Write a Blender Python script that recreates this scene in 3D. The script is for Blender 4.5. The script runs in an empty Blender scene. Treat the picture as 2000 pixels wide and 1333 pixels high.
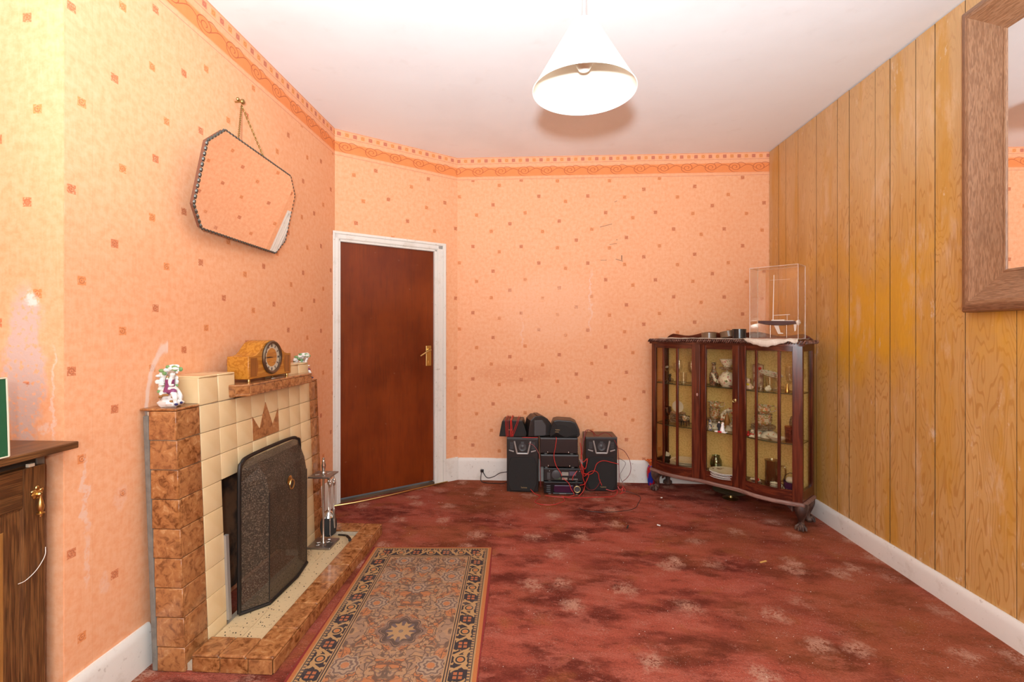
import bpy, bmesh, math, random
from mathutils import Vector, Matrix
R = math.radians; PI = math.pi
rnd = random.Random(7)
C = bpy.context.scene.collection
scene = bpy.context.scene

# ------------------------------------------------------------------ camera, light, exposure
H = 1.25
cam_d = bpy.data.cameras.new('camera'); cam = bpy.data.objects.new('camera', cam_d); C.objects.link(cam)
cam.location = (0, 0, H); cam.rotation_euler = (R(90), 0, math.atan(50/920))
cam_d.sensor_width = 36; cam_d.lens = 36*920/2000; cam_d.shift_y = -17.5/2000
cam_d.clip_start = .02
scene.camera = cam
scene.view_settings.view_transform = 'Standard'; scene.view_settings.look = 'None'
scene.view_settings.gamma = 1; scene.view_settings.use_curve_mapping = False
scene.view_settings.exposure = -0.12
w = bpy.data.worlds.new('world'); scene.world = w; w.use_nodes = True
w.node_tree.nodes['Background'].inputs[0].default_value = (.80, .90, 1, 1)
w.node_tree.nodes['Background'].inputs[1].default_value = 1.0
def lamp(name, kind, loc, power, color=(1, 1, 1), rot=(0, 0, 0), **kw):
    d = bpy.data.lights.new(name, kind); d.energy = power; d.color = color
    for k, v in kw.items(): setattr(d, k, v)
    o = bpy.data.objects.new(name, d); C.objects.link(o); o.location = loc; o.rotation_euler = rot
    return o
scene.cycles.transparent_max_bounces = 48
lamp('camera_flash', 'POINT', (-.02, -.16, 1.36), 52, (.88, .96, 1), shadow_soft_size=.035)
lamp('bounce_flash', 'SPOT', (-.02, -.16, 1.36), 540, (.83, .95, 1), (R(150), 0, math.atan(50/920)), shadow_soft_size=.04, spot_size=R(136), spot_blend=.8)
lamp('rear_fill', 'AREA', (.2, -1.44, 1.55), 78, (.86, .95, 1), (R(90), 0, 0), shape='RECTANGLE', size=2.3, size_y=1.7)  # broad fill lamp added behind the camera, set inside an unseen window

# ------------------------------------------------------------------ node helpers
def lin(h):
    if isinstance(h, (tuple, list)): return tuple(h)+((1,) if len(h) == 3 else ())
    h = h.lstrip('#'); o = []
    for i in (0, 2, 4):
        c = int(h[i:i+2], 16)/255
        o.append(c/12.92 if c <= .04045 else ((c+.055)/1.055)**2.4)
    return (*o, 1)
NT = None
def nd(t, **kw):
    n = NT.nodes.new(t)
    for k, v in kw.items(): setattr(n, k, v)
    return n
class V:
    def __init__(s, k): s.k = k
    def __add__(s, o): return M('ADD', s, o)
    def __radd__(s, o): return M('ADD', o, s)
    def __sub__(s, o): return M('SUBTRACT', s, o)
    def __rsub__(s, o): return M('SUBTRACT', o, s)
    def __mul__(s, o): return M('MULTIPLY', s, o)
    def __rmul__(s, o): return M('MULTIPLY', o, s)
    def __truediv__(s, o): return M('DIVIDE', s, o)
    def __neg__(s): return M('MULTIPLY', s, -1)
def put(sock, v):
    if isinstance(v, V): NT.links.new(v.k, sock)
    elif isinstance(v, str): sock.default_value = lin(v)
    elif isinstance(v, (tuple, list)) and len(sock.default_value) == 4: sock.default_value = lin(v)
    else: sock.default_value = v
def M(op, *a):
    n = nd('ShaderNodeMath', operation=op)
    for i, x in enumerate(a): put(n.inputs[i], x)
    return V(n.outputs[0])
def absv(a): return M('ABSOLUTE', a)
def floor(a): return M('FLOOR', a)
def sin(a): return M('SINE', a)
def mn(a, b): return M('MINIMUM', a, b)
def mx(a, b): return M('MAXIMUM', a, b)
def lt(a, b): return M('LESS_THAN', a, b)
def gt(a, b): return M('GREATER_THAN', a, b)
def sq(a): return M('SQRT', a)
def fmod(a, b): return M('FLOORED_MODULO', a, b)
def ss(a, e0, e1, o0=0., o1=1.):
    n = nd('ShaderNodeMapRange', interpolation_type='SMOOTHSTEP')
    for i, x in enumerate((a, e0, e1, o0, o1)): put(n.inputs[i], x)
    return V(n.outputs[0])
def mix(f, a, b):
    n = nd('ShaderNodeMix', data_type='RGBA'); put(n.inputs[0], f); put(n.inputs[6], a); put(n.inputs[7], b)
    return V(n.outputs[2])
def vec(x, y, z=0.):
    n = nd('ShaderNodeCombineXYZ'); put(n.inputs[0], x); put(n.inputs[1], y); put(n.inputs[2], z); return V(n.outputs[0])
def sep(v):
    n = nd('ShaderNodeSeparateXYZ'); put(n.inputs[0], v); return [V(o) for o in n.outputs]
def noise(v, s=1., det=3., rough=.55, dist=0.):
    n = nd('ShaderNodeTexNoise'); put(n.inputs['Vector'], v); n.inputs['Scale'].default_value = s
    n.inputs['Detail'].default_value = det; n.inputs['Roughness'].default_value = rough; n.inputs['Distortion'].default_value = dist
    return V(n.outputs[0])
def voro(v, s=1., feat='F1', rand=1.):
    n = nd('ShaderNodeTexVoronoi', feature=feat, voronoi_dimensions='2D'); put(n.inputs['Vector'], v); n.inputs['Scale'].default_value = s
    n.inputs['Randomness'].default_value = rand
    return V(n.outputs['Distance']), V(n.outputs['Color'])
def coord(kind):
    return V(nd('ShaderNodeTexCoord').outputs[{'obj': 'Object', 'uv': 'UV', 'gen': 'Generated'}[kind]])
def orand(): return V(nd('ShaderNodeObjectInfo').outputs['Random'])
MATS = {}
def mat(name, col='#808080', rough=.5, metal=0., fn=None, bump=.3, bd=.002, spec=.5, **kw):
    """a Principled material; fn() may return colour, or a dict of color / rough / height"""
    global NT
    if name in MATS: return MATS[name]
    m = bpy.data.materials.new(name); m.use_nodes = True; NT = m.node_tree
    b = NT.nodes['Principled BSDF']
    b.inputs['Base Color'].default_value = lin(col); b.inputs['Roughness'].default_value = rough
    b.inputs['Metallic'].default_value = metal; b.inputs['Specular IOR Level'].default_value = spec
    for k, v in kw.items(): put(b.inputs[k.replace('_', ' ')], v)
    if fn:
        r = fn()
        if isinstance(r, V): r = {'color': r}
        if 'color' in r: put(b.inputs['Base Color'], r['color'])
        if 'rough' in r: put(b.inputs['Roughness'], r['rough'])
        if 'height' in r:
            n = nd('ShaderNodeBump'); n.inputs['Strength'].default_value = bump; n.inputs['Distance'].default_value = bd
            put(n.inputs['Height'], r['height']); NT.links.new(n.outputs[0], b.inputs['Normal'])
    MATS[name] = m
    return m
def glass_mat(name, tint='#ffffff', ior=1.45, boost=0., rough=.02):
    """thin clear glass: lets light straight through, reflects by Fresnel"""
    global NT
    if name in MATS: return MATS[name]
    m = bpy.data.materials.new(name); m.use_nodes = True; NT = m.node_tree; NT.nodes.clear()
    out = nd('ShaderNodeOutputMaterial'); t = nd('ShaderNodeBsdfTransparent'); g = nd('ShaderNodeBsdfGlossy'); mi = nd('ShaderNodeMixShader')
    put(t.inputs[0], tint); g.inputs['Roughness'].default_value = rough
    fc = V(nd('ShaderNodeLayerWeight').outputs['Facing']); r0 = ((ior-1)/(ior+1))**2
    put(mi.inputs[0], M('POWER', fc, 5.)*(.75-r0)+(r0+boost))
    NT.links.new(t.outputs[0], mi.inputs[1]); NT.links.new(g.outputs[0], mi.inputs[2]); NT.links.new(mi.outputs[0], out.inputs[0])
    MATS[name] = m
    return m

# ------------------------------------------------------------------ mesh helpers
class MB:
    def __init__(s): s.v = []; s.f = []; s.m = []; s.T = None
    def add(s, vs, fs, mi=0):
        b = len(s.v)
        for p in vs: s.v.append(tuple(s.T(p)) if s.T else tuple(p))
        for f in fs: s.f.append([b+i for i in f]); s.m.append(mi)
        return s
    def box(s, x0, x1, y0, y1, z0, z1, mi=0):
        return s.add([(x0, y0, z0), (x1, y0, z0), (x1, y1, z0), (x0, y1, z0), (x0, y0, z1), (x1, y0, z1), (x1, y1, z1), (x0, y1, z1)],
                     [(0, 3, 2, 1), (4, 5, 6, 7), (0, 1, 5, 4), (1, 2, 6, 5), (2, 3, 7, 6), (3, 0, 4, 7)], mi)
    def prism(s, poly, fn, d0, d1, mi=0):
        """poly: 2-D outline, fn(a, b, d) -> point"""
        n = len(poly); vs = [fn(a, b, d0) for a, b in poly]+[fn(a, b, d1) for a, b in poly]
        return s.add(vs, [tuple(range(n))[::-1], tuple(range(n, 2*n))]+[(i, (i+1) % n, n+(i+1) % n, n+i) for i in range(n)], mi)
    def lathe(s, prof, c=(0, 0, 0), n=24, fn=None, mi=0, sx=1, sy=1, wob=None):
        vs = []; fs = []
        for j, (r, z) in enumerate(prof):
            for i in range(n):
                a = 2*PI*i/n; k = 1+(wob(a, j) if wob else 0)
                p = (r*math.cos(a)*sx*k, r*math.sin(a)*sy*k, z)
                if fn: p = fn(p)
                vs.append((c[0]+p[0], c[1]+p[1], c[2]+p[2]))
        for j in range(len(prof)-1):
            for i in range(n): fs.append((j*n+i, j*n+(i+1) % n, (j+1)*n+(i+1) % n, (j+1)*n+i))
        if prof[0][0] > 1e-6: fs.append(tuple(range(n))[::-1])
        if prof[-1][0] > 1e-6: fs.append(tuple(range((len(prof)-1)*n, len(prof)*n)))
        return s.add(vs, fs, mi)
    def shell(s, prof, *a, **k):
        """open vessel: profile without caps"""
        n0 = len(s.f); s.lathe(prof, *a, **k)
        while len(s.f) > n0 and len(s.f[-1]) > 4: s.f.pop(); s.m.pop()
        return s
    def tube(s, pts, r, n=8, mi=0, closed=False):
        pts = [Vector(p) for p in pts]; k = len(pts); rs = r if isinstance(r, (list, tuple)) else [r]*k
        vs = []; fs = []; up = None
        for i, p in enumerate(pts):
            if closed: t = pts[(i+1) % k]-pts[i-1]
            else: t = pts[min(i+1, k-1)]-pts[max(i-1, 0)]
            t = t.normalized() if t.length > 1e-9 else Vector((0, 0, 1))
            if up is None: up = Vector((0, 0, 1)) if abs(t.z) < .9 else Vector((1, 0, 0))
            a = t.cross(up)
            if a.length < 1e-6: a = t.orthogonal()
            a.normalize(); b = a.cross(t).normalized(); up = b
            for j in range(n):
                q = 2*PI*j/n; vs.append(p+rs[i]*(math.cos(q)*a+math.sin(q)*b))
        for i in range(k if closed else k-1):
            for j in range(n):
                fs.append((i*n+j, i*n+(j+1) % n, ((i+1) % k)*n+(j+1) % n, ((i+1) % k)*n+j))
        if not closed: fs += [tuple(range(n))[::-1], tuple(range((k-1)*n, k*n))]
        return s.add(vs, fs, mi)
    def ball(s, c, rx, ry=None, rz=None, nu=12, nv=8, mi=0, wob=None):
        ry = ry or rx; rz = rz or rx; vs = [(c[0], c[1], c[2]-rz)]; fs = []
        for j in range(1, nv):
            t = -PI/2+PI*j/nv
            for i in range(nu):
                a = 2*PI*i/nu; k = 1+(wob(a, t) if wob else 0)
                vs.append((c[0]+rx*k*math.cos(t)*math.cos(a), c[1]+ry*k*math.cos(t)*math.sin(a), c[2]+rz*k*math.sin(t)))
        vs.append((c[0], c[1], c[2]+rz)); L = len(vs)-1
        for i in range(nu):
            fs.append((0, 1+(i+1) % nu, 1+i)); b = 1+(nv-2)*nu; fs.append((L, b+i, b+(i+1) % nu))
        for j in range(nv-2):
            for i in range(nu): a = 1+j*nu; fs.append((a+i, a+(i+1) % nu, a+nu+(i+1) % nu, a+nu+i))
        return s.add(vs, fs, mi)
    def grid(s, fn, nu, nv, mi=0):
        return s.add([fn(i/nu, j/nv) for j in range(nv+1) for i in range(nu+1)],
                     [(j*(nu+1)+i, j*(nu+1)+i+1, (j+1)*(nu+1)+i+1, (j+1)*(nu+1)+i) for j in range(nv) for i in range(nu)], mi)
    def mesh(s, name, mats, smooth=35, uv=None, fix=True):
        me = bpy.data.meshes.new(name); me.from_pydata(s.v, [], s.f)
        for m in (mats if isinstance(mats, (list, tuple)) else [mats]): me.materials.append(m)
        me.polygons.foreach_set('material_index', s.m)
        if fix:
            bm = bmesh.new(); bm.from_mesh(me); bmesh.ops.recalc_face_normals(bm, faces=bm.faces); bm.to_mesh(me); bm.free()
        if uv:
            l = me.uv_layers.new(name='UVMap')
            for lp in me.loops: l.data[lp.index].uv = uv(me.vertices[lp.vertex_index].co)
        if smooth: me.shade_smooth(); me.set_sharp_from_angle(angle=R(smooth))
        me.update()
        return me
    def build(s, name, mats, parent=None, smooth=35, uv=None, bevel=0, seg=2, loc=None, rot=None, fix=True, subd=0, **tg):
        o = bpy.data.objects.new(name, s.mesh(name, mats, smooth, uv, fix)); C.objects.link(o)
        if parent: o.parent = parent
        if loc: o.location = loc
        if rot: o.rotation_euler = rot
        if bevel:
            b = o.modifiers.new('bevel', 'BEVEL'); b.width = bevel; b.segments = seg; b.limit_method = 'ANGLE'; b.angle_limit = R(40)
        if subd:
            b = o.modifiers.new('smooth', 'SUBSURF'); b.levels = subd; b.render_levels = subd
        tag(o, **tg)
        return o
def tag(o, label=None, cat=None, group=None, kind=None):
    if label: o['label'] = label
    if cat: o['category'] = cat
    if group: o['group'] = group
    if kind: o['kind'] = kind
    return o
def thing(name, label, cat, loc=(0, 0, 0), rz=0, group=None, kind=None):
    o = bpy.data.objects.new(name, None); C.objects.link(o); o.location = loc; o.rotation_euler = (0, 0, rz)
    o.empty_display_size = .05
    return tag(o, label, cat, group, kind)
def part(name, me, parent, loc=(0, 0, 0), rot=(0, 0, 0), scale=(1, 1, 1)):
    o = bpy.data.objects.new(name, me); C.objects.link(o); o.parent = parent; o.location = loc; o.rotation_euler = rot; o.scale = scale
    return o
def spline(pts, n=8):
    pts = [Vector(p) for p in pts]; out = []
    P = [pts[0]*2-pts[1]]+pts+[pts[-1]*2-pts[-2]]
    for i in range(1, len(P)-2):
        a, b, c, d = P[i-1:i+3]
        for j in range(n):
            t = j/n
            out.append(.5*((2*b)+(c-a)*t+(2*a-5*b+4*c-d)*t*t+(3*b-a-3*c+d)*t*t*t))
    out.append(pts[-1])
    return out
def text_mesh(txt, size, m, name='lettering', depth=.0006):
    cu = bpy.data.curves.new('lettering', 'FONT'); cu.body = txt; cu.size = size; cu.extrude = depth; cu.align_x = 'CENTER'; cu.align_y = 'CENTER'
    o = bpy.data.objects.new('lettering', cu); C.objects.link(o)
    bpy.context.view_layer.update()
    me = bpy.data.meshes.new_from_object(o.evaluated_get(bpy.context.evaluated_depsgraph_get()))
    bpy.data.objects.remove(o); bpy.data.curves.remove(cu)
    me.materials.clear(); me.materials.append(m); me.name = name
    return me
# ------------------------------------------------------------------ materials of the setting
WALL_Z = 2.73
MOT = [(113, 279), (185, 235), (212, 151), (258, 318), (324, 272), (97, 127), (177, 350), (307, 417)]
def wallpaper(name, k, u0, v0, extra=None):
    def fn():
        u, v, _ = sep(coord('uv'))
        W, Hc, sh, hs = 286*k, 288*k, 74*k, .0145
        col = floor((u-u0)/W); fu = u-u0-col*W; fv = v-v0+col*sh
        p3 = vec(u*1., v*1.)
        n1 = noise(p3, 38, 4, .65); n2 = noise(vec(u*1, v*.12), 120, 2); n3 = noise(p3, 2.1, 3)
        c = mix(ss(n1, .3, .7), (.80, .358, .175), (.84, .44, .245))
        c = mix(ss(n2, .45, .75)*.35, c, (.86, .48, .29))
        c = mix(ss(n3, .5, .75)*.25, c, (.77, .32, .15))
        seam = ss(absv(fmod(u+.11, .53)-.265), .2635, .265)
        c = mix(seam*.22, c, (.62, .24, .09))
        mo = me_ = gl = None
        for i, (x, y) in enumerate(MOT):
            du = fu-(x-88)*k; dv = fmod(fv+y*k+Hc/2, Hc)-Hc/2
            q = lt(mx(absv(du), absv(dv)), hs)
            rr = sq(du*du+dv*dv)
            ring = lt(absv(rr-.0085), .0016)*(1-lt(absv(dv+(.004 if i % 2 else -.004)), .002)*gt(du*(1 if i % 3 else -1), 0.))
            dot = lt(rr, .0028)
            g = q*mx(ring, dot)
            gl = g if gl is None else mx(gl, g)
            if i % 2: mo = q if mo is None else mx(mo, q)
            else: me_ = q if me_ is None else mx(me_, q)
        wear = ss(noise(p3, 160, 2), .32, .5)
        c = mix(mo*wear*.85, c, (.56, .165, .065)); c = mix(me_*wear*.85, c, (.72, .24, .07))
        c = mix(gl*.55, c, (.36, .10, .05))
        if extra: c = extra(c, u, v)
        # printed frieze along the ceiling
        t = WALL_Z-v; fr = lt(t, .192)
        f = mix(ss(n1, .3, .7), (.82, .37, .19), (.85, .43, .24))
        nb = noise(p3, 24, 3)
        band = ss(t, .082, .094)*(1-ss(t, .158, .170))
        f = mix(band*.92, f, mix(nb, (.78, .22, .055), (.80, .27, .085)))
        cell = floor(u/.0581); a = fmod(u, .0581)-.029; b = t-.030
        sqr = lt(mx(absv(a), absv(b)), .0145); odd = fmod(cell, 2.)
        f = mix(sqr*.85, f, mix(odd, (.56, .18, .11), (.78, .31, .09)))
        rr = sq(a*a+b*b)
        f = mix(sqr*lt(absv(rr-.008), .0017)*.6, f, (.40, .10, .06))
        for lt_ in (.004, .0555, .188): f = mix(lt(absv(t-lt_), .0014)*.75, f, (.50, .15, .09))
        # running scroll
        pu = fmod(u, .193)-.08; pv = t-.120
        r2 = sq(pu*pu*.55+pv*pv); ang = M('ARCTAN2', pv, pu)
        spiral = fmod(r2*54+ang*.159, 1.)
        ln = lt(absv(spiral-.5), .11)*lt(r2, .042)*gt(r2, .006)
        ru = fmod(u, .193)
        wv = .120+.020*sin(ru*32.55-1.2)
        ln = mx(ln, lt(absv(t-wv), .0024)*gt(absv(pu), .030))
        wv2 = .105+.022*sin(ru*32.55+.6)
        ln = mx(ln, lt(absv(t-wv2), .0024)*gt(pu, .02)*lt(pu, .085))
        f = mix(ln*.85, f, (.44, .10, .04))
        c = mix(fr, c, f)
        return {'color': c, 'height': noise(p3, 55, 3)+n3*.8, 'rough': .62}
    return mat(name, fn=fn, bump=.25, bd=.003, rough=.62, spec=.3)
def scuffs(c, u, v, lst):
    """worn or stained places of the paper: (u, v, half width, half height, colour, strength)"""
    w_ = noise(vec(u, v), 14, 4); w2 = noise(vec(u, v), 60, 3)
    for (a, b, ru, rv, colr, st) in lst:
        x = (u-a+(w_-.5)*.10)/ru; y = (v-b+(w_-.5)*.05)/rv
        c = mix((1-ss(sq(x*x+y*y), .55, 1.05))*ss(w2, .3, .55)*st, c, colr)
    return c
PALE = (.80, .60, .50)
def ex_back(c, u, v):
    c = scuffs(c, u, v, [(.44, 1.50, .012, .30, PALE, .55), (-.13, 1.25, .01, .16, PALE, .4), (.10, 1.45, .5, .35, (.84, .47, .29), .5), (-.2, .9, .4, .1, (.70, .27, .12), .4)])
    for (a, b, l, h, sl) in [(.57, 2.14, .05, .0025, .25), (.68, 1.85, .03, .003, -.3), (.70, 1.87, .005, .02, 0), (.55, 1.85, .025, .002, 0), (.63, 1.985, .03, .0018, .1), (.66, 2.02, .004, .004, 0), (.65, 2.34, .012, .002, .4)]:
        d = mx(absv(u-a)/l, absv(v-b-(u-a)*sl)/h); c = mix(lt(d, 1.)*.7, c, (.16, .07, .04))
    return c
def ex_left(c, u, v):
    r = sq((u-1.80)*(u-1.80)*1.+(v-.93)*(v-.93)*.16)
    arc = (1-ss(absv(r-.105+(noise(vec(u, v), 20, 3)-.5)*.02), .004, .012))*gt(v, .80)*lt(u, 1.80)
    c = mix(arc*.55, c, (.82, .72, .66))
    return scuffs(c, u, v, [(1.455, .72, .012, .16, PALE, .55), (1.46, .50, .012, .10, PALE, .4), (1.58, .66, .03, .05, PALE, .25), (1.53, .40, .02, .05, PALE, .3)])
def ex_return(c, u, v):
    return scuffs(c, u, v, [(-1.60, 1.13, .075, .29, (.60, .43, .37), 1.4), (-1.505, 1.05, .008, .18, PALE, .6), (-1.53, .95, .02, .02, PALE, .6), (-1.575, 1.355, .03, .035, (.82, .74, .68), .8)])
WP_BACK = wallpaper('wallpaper_back', .00195, .55, .25, ex_back)
WP_LEFT = wallpaper('wallpaper_left', .0020, .40, .38, ex_left)
WP_DIAG = wallpaper('wallpaper_diagonal', .00205, .54, .03)
WP_RET = wallpaper('wallpaper_return', .0020, .26, .17, ex_return)
def f_ceiling():
    p = coord('obj'); n = noise(p, 1.3, 4); n2 = noise(p, 9, 4)
    c = mix(ss(n, .45, .75)*.5, (.86, .875, .89), (.76, .75, .75))
    return {'color': mix(ss(n2, .6, .8)*.15, c, (.62, .56, .52)), 'height': noise(p, 5, 3)}
CEIL = mat('ceiling_paint', fn=f_ceiling, rough=.8, bump=.12, bd=.02, spec=.2)
def f_white():
    p = coord('obj'); n = noise(p, 9, 5, .7); n2 = noise(p, 45, 3); x, y, z = sep(p)
    c = mix(ss(n, .52, .72)*.55, (.74, .70, .64), (.55, .48, .40))
    c = mix(ss(n2, .64, .74)*.5, c, (.30, .22, .16))
    return {'color': c, 'height': n2*.4+n, 'rough': .5}
WHITE = mat('aged_white_gloss', fn=f_white, bump=.2, bd=.003, rough=.5)
def f_carpet():
    p = coord('obj'); x, y, z = sep(p)
    w1 = noise(vec(x*.8+y*.25, y*1.5), 3.0, 5, .62, .15); w2 = noise(vec(x*.8+y*.3, y*1.6, 3.), 6.0, 5, .66, .2); w3 = noise(p, 1.1, 3); fi = noise(p, 260, 2, .6); fm = noise(p, 70, 3)
    c = mix(ss(w1, .36, .58), (.165, .030, .018), (.50, .112, .068))
    c = mix(ss(w2, .52, .70)*.72, c, (.135, .024, .013))
    c = mix(ss(w2, .28, .42)*(1-ss(w2, .40, .5))*.65, c, (.58, .165, .11))
    c = mix(ss(noise(p, 4.6, 3), .56, .72)*.55, c, (.43, .135, .042))
    c = mix(ss(w3, .50, .66)*.35, c, (.28, .045, .035)); c = mix(ss(noise(vec(x, y, 7.), .9, 3), .48, .62)*.45, c, (.36, .115, .035))
    # worn pale flower sprays
    wp = vec(x+(noise(p, 18, 3)-.5)*.14, y+(noise(vec(x, y, 4.), 18, 3)-.5)*.14)
    d, cc = voro(wp, 3.5, 'F1', .95); st_ = sep(cc)[0]
    sp = noise(p, 95, 3, .7)
    c = mix((1-ss(d, .03, .27))*ss(sp+noise(p, 22, 2)*.6-.3, .36, .54)*ss(st_, .05, .5)*.9, c, (.70, .36, .25))
    d2, _ = voro(vec(x+3.3+(noise(p, 25, 2)-.5)*.06, y+1.7), 5.1, 'F1', 1.)
    c = mix((1-ss(d2, .03, .20))*ss(sp, .50, .60)*.4, c, (.62, .33, .24))
    gr = noise(p, 130, 3, .7); c = mix(ss(gr, .50, .66)*.38, c, (.075, .020, .012)); c = mix(1-ss(gr, .30, .42), c, mix(.25, c, (.66, .28, .20)))
    c = mix(ss(fi, .35, .68)*.30, mix(.25, c, (.05, .012, .008)), c)
    c = mix(ss(fi, .60, .75)*.22, c, (.55, .22, .15))
    d3, _ = voro(p, 46, 'F1', 1.)
    c = mix(lt(d3, .045)*gt(noise(p, 6, 2), .5)*.7, c, (.62, .52, .44))
    c = mix(ss(fm, .62, .75)*.25, c, (.08, .03, .02))
    return {'color': c, 'height': fi+noise(p, 120, 2)*.8+fm*.6}
CARPET = mat('red_carpet', fn=f_carpet, rough=.95, bump=.9, bd=.008, spec=.1)
def f_plank():
    p = coord('obj'); x, y, z = sep(p); r = orand()*20
    q = vec(y*1., z*.16, r); n0 = noise(q, 6.5, 3, .5); nf = noise(vec(y*1, z*.02, r), 340, 3)
    rings = sin(n0*165+y*60)
    c = mix(ss(n0, .3, .7), (.53, .285, .085), (.62, .355, .13))
    c = mix(ss(nf, .40, .7)*.35, c, (.50, .25, .055))
    c = mix(ss(rings, .5, 1.)*.62, c, (.40, .17, .035))
    # more golden about mid height, greyer towards the top; dust left in places
    big = noise(vec(y*1.2, z*.7, 3.), 1.9, 4, .6)
    mid = (1-ss(absv(z-1.42+(big-.5)*1.3), .12, .5))
    c = mix(ss(z+(big-.5)*.8, 1.75, 2.35)*.5, c, (.60, .40, .22)); c = mix(ss(big, .38, .58)*mid*.9, c, (.66, .33, .02))
    c = mix(ss(noise(vec(y*2.4, z*.35, 9.), 2.6, 3), .50, .66)*.6*(1-mid*.5), c, (.55, .265, .025))
    dust = noise(vec(y*3, z*.8, 1.), 3.4, 5, .7)
    c = mix(ss(dust, .52, .70)*.55, c, (.70, .46, .27))
    c = mix(ss(noise(vec(y*1.6, z*.6, 5.), 8, 5, .75), .62, .72)*.6, c, (.74, .60, .46))
    return {'color': c, 'rough': mix(ss(dust, .4, .7), (.30,)*3, (.62,)*3), 'height': rings*.4+nf}
PLANK = mat('wood_panelling', fn=f_plank, rough=.4, bump=.12, bd=.002, spec=.4)
def wood(name, ca, cb, cc, axis='x', scale=1., rough=.4, spec=.5, bump=.1, contrast=.5):
    def fn():
        x, y, z = sep(coord('obj')); r = orand()*17
        a, b, l = {'x': (y, z, x), 'y': (x, z, y), 'z': (x, y, z)}[axis]
        q = vec(a+r, b, l*.09); n0 = noise(q, 9*scale, 3); n1 = noise(vec(a, b, l*.03), 160*scale, 3)
        rings = sin(n0*40+a*40*scale)
        c = mix(ss(rings, -.9, .9), ca, cb); c = mix(ss(n1, .42, .68)*contrast, c, cc)
        c = mix(ss(noise(vec(x, y, z), 5, 3), .5, .75)*.3, c, cc)
        return {'color': c, 'height': n1}
    return mat(name, fn=fn, rough=rough, spec=spec, bump=bump, bd=.0015)
def f_door():
    x, y, z = sep(coord('obj'))
    n = noise(vec(x*1, y, z*.3), 4, 4, .6); n1 = noise(vec(x, y, z*.05), 120, 3); n2 = noise(vec(x, y, z), 1.7, 4, .6)
    c = mix(ss(n, .35, .7), (.12, .017, .003), (.20, .033, .005))
    c = mix(ss(n2, .40, .65)*.5, c, (.23, .042, .006)); c = mix(ss(n1, .5, .7)*.3, c, (.05, .01, .004))
    c = mix(ss(noise(vec(x, y, z), 30, 4), .70, .78)*.25, c, (.35, .2, .14))
    return {'color': c, 'height': n1*.3+noise(vec(x, y, z), 14, 3), 'rough': mix(n, (.22,)*3, (.40,)*3)}
DOOR = mat('varnished_door', fn=f_door, rough=.28, bump=.16, bd=.004, spec=.32)
BRASS = mat('brass', (.62, .42, .16), .28, 1.)
OLDBRASS = mat('old_brass', (.42, .30, .12), .35, 1.)
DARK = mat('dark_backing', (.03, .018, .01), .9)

# ------------------------------------------------------------------ the room shell
XL, XR, YB = -1.47, 1.895, 3.97
def st(mb, name, m, **k): return mb.build(name, m, kind='structure', **k)
st(MB().box(-2.1, 2.1, -1.6, 4.2, -.1, 0), 'floor', CARPET, smooth=0)
st(MB().box(-2.1, 2.1, -1.6, 4.2, WALL_Z, WALL_Z+.1), 'ceiling', CEIL, smooth=0)
YC = 1.385                                   # near end of the chimney breast
st(MB().box(XL-.5, XL, YC+.002, 3.345, 0, WALL_Z), 'wall_left', WP_LEFT, smooth=0, uv=lambda p: (p.y, p.z))
st(MB().box(-1.95, XL-.001, YC, YC+.05, 0, WALL_Z), 'wall_return', WP_RET, smooth=0, uv=lambda p: (p.x, p.z))
st(MB().box(-2.05, -1.95, -1.6, YC, 0, WALL_Z), 'wall_alcove', WP_LEFT, smooth=0, uv=lambda p: (p.y, p.z))
DA = math.atan2(.625, .79); DL = 1.0073
S0, S1, HT = .028, .800, 1.925
m = MB().box(-.03, S0, 0, .10, 0, WALL_Z).box(S1, DL+.03, 0, .10, 0, WALL_Z).box(S0, S1, 0, .10, HT, WALL_Z)
st(m, 'wall_diagonal', WP_DIAG, smooth=0, uv=lambda p: (p.x, p.z), loc=(XL, 3.345, 0), rot=(0, 0, DA))
st(MB().box(-.75, XR+.1, YB, YB+.1, 0, WALL_Z), 'wall_back', WP_BACK, smooth=0, uv=lambda p: (p.x, p.z))
# rear wall behind the camera, with an unseen window added to house the broad fill
st(MB().box(-2.05, -.95, -1.6, -1.5, 0, WALL_Z).box(1.35, 2.0, -1.6, -1.5, 0, WALL_Z).box(-.95, 1.35, -1.6, -1.5, 0, .7).box(-.95, 1.35, -1.6, -1.5, 2.4, WALL_Z),
   'wall_rear', WP_BACK, smooth=0, uv=lambda p: (p.x, p.z))
wf = thing('added_window', None, None, (.2, -1.55, .7), kind='structure')
m = MB()
for x0, x1, z0, z1 in ((-1.15, -1.09, 0, 1.7), (1.09, 1.15, 0, 1.7), (-.03, .03, 0, 1.7), (-1.15, 1.15, 0, .06), (-1.15, 1.15, 1.64, 1.7), (-1.15, 1.15, 1.1, 1.14)):
    m.box(x0, x1, -.03, .03, z0, z1)
m.build('window_frame', WHITE, wf, smooth=0)
MB().box(-1.1, 1.1, -.004, .004, .05, 1.65).build('window_pane', glass_mat('window_glass'), wf, smooth=0)
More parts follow.
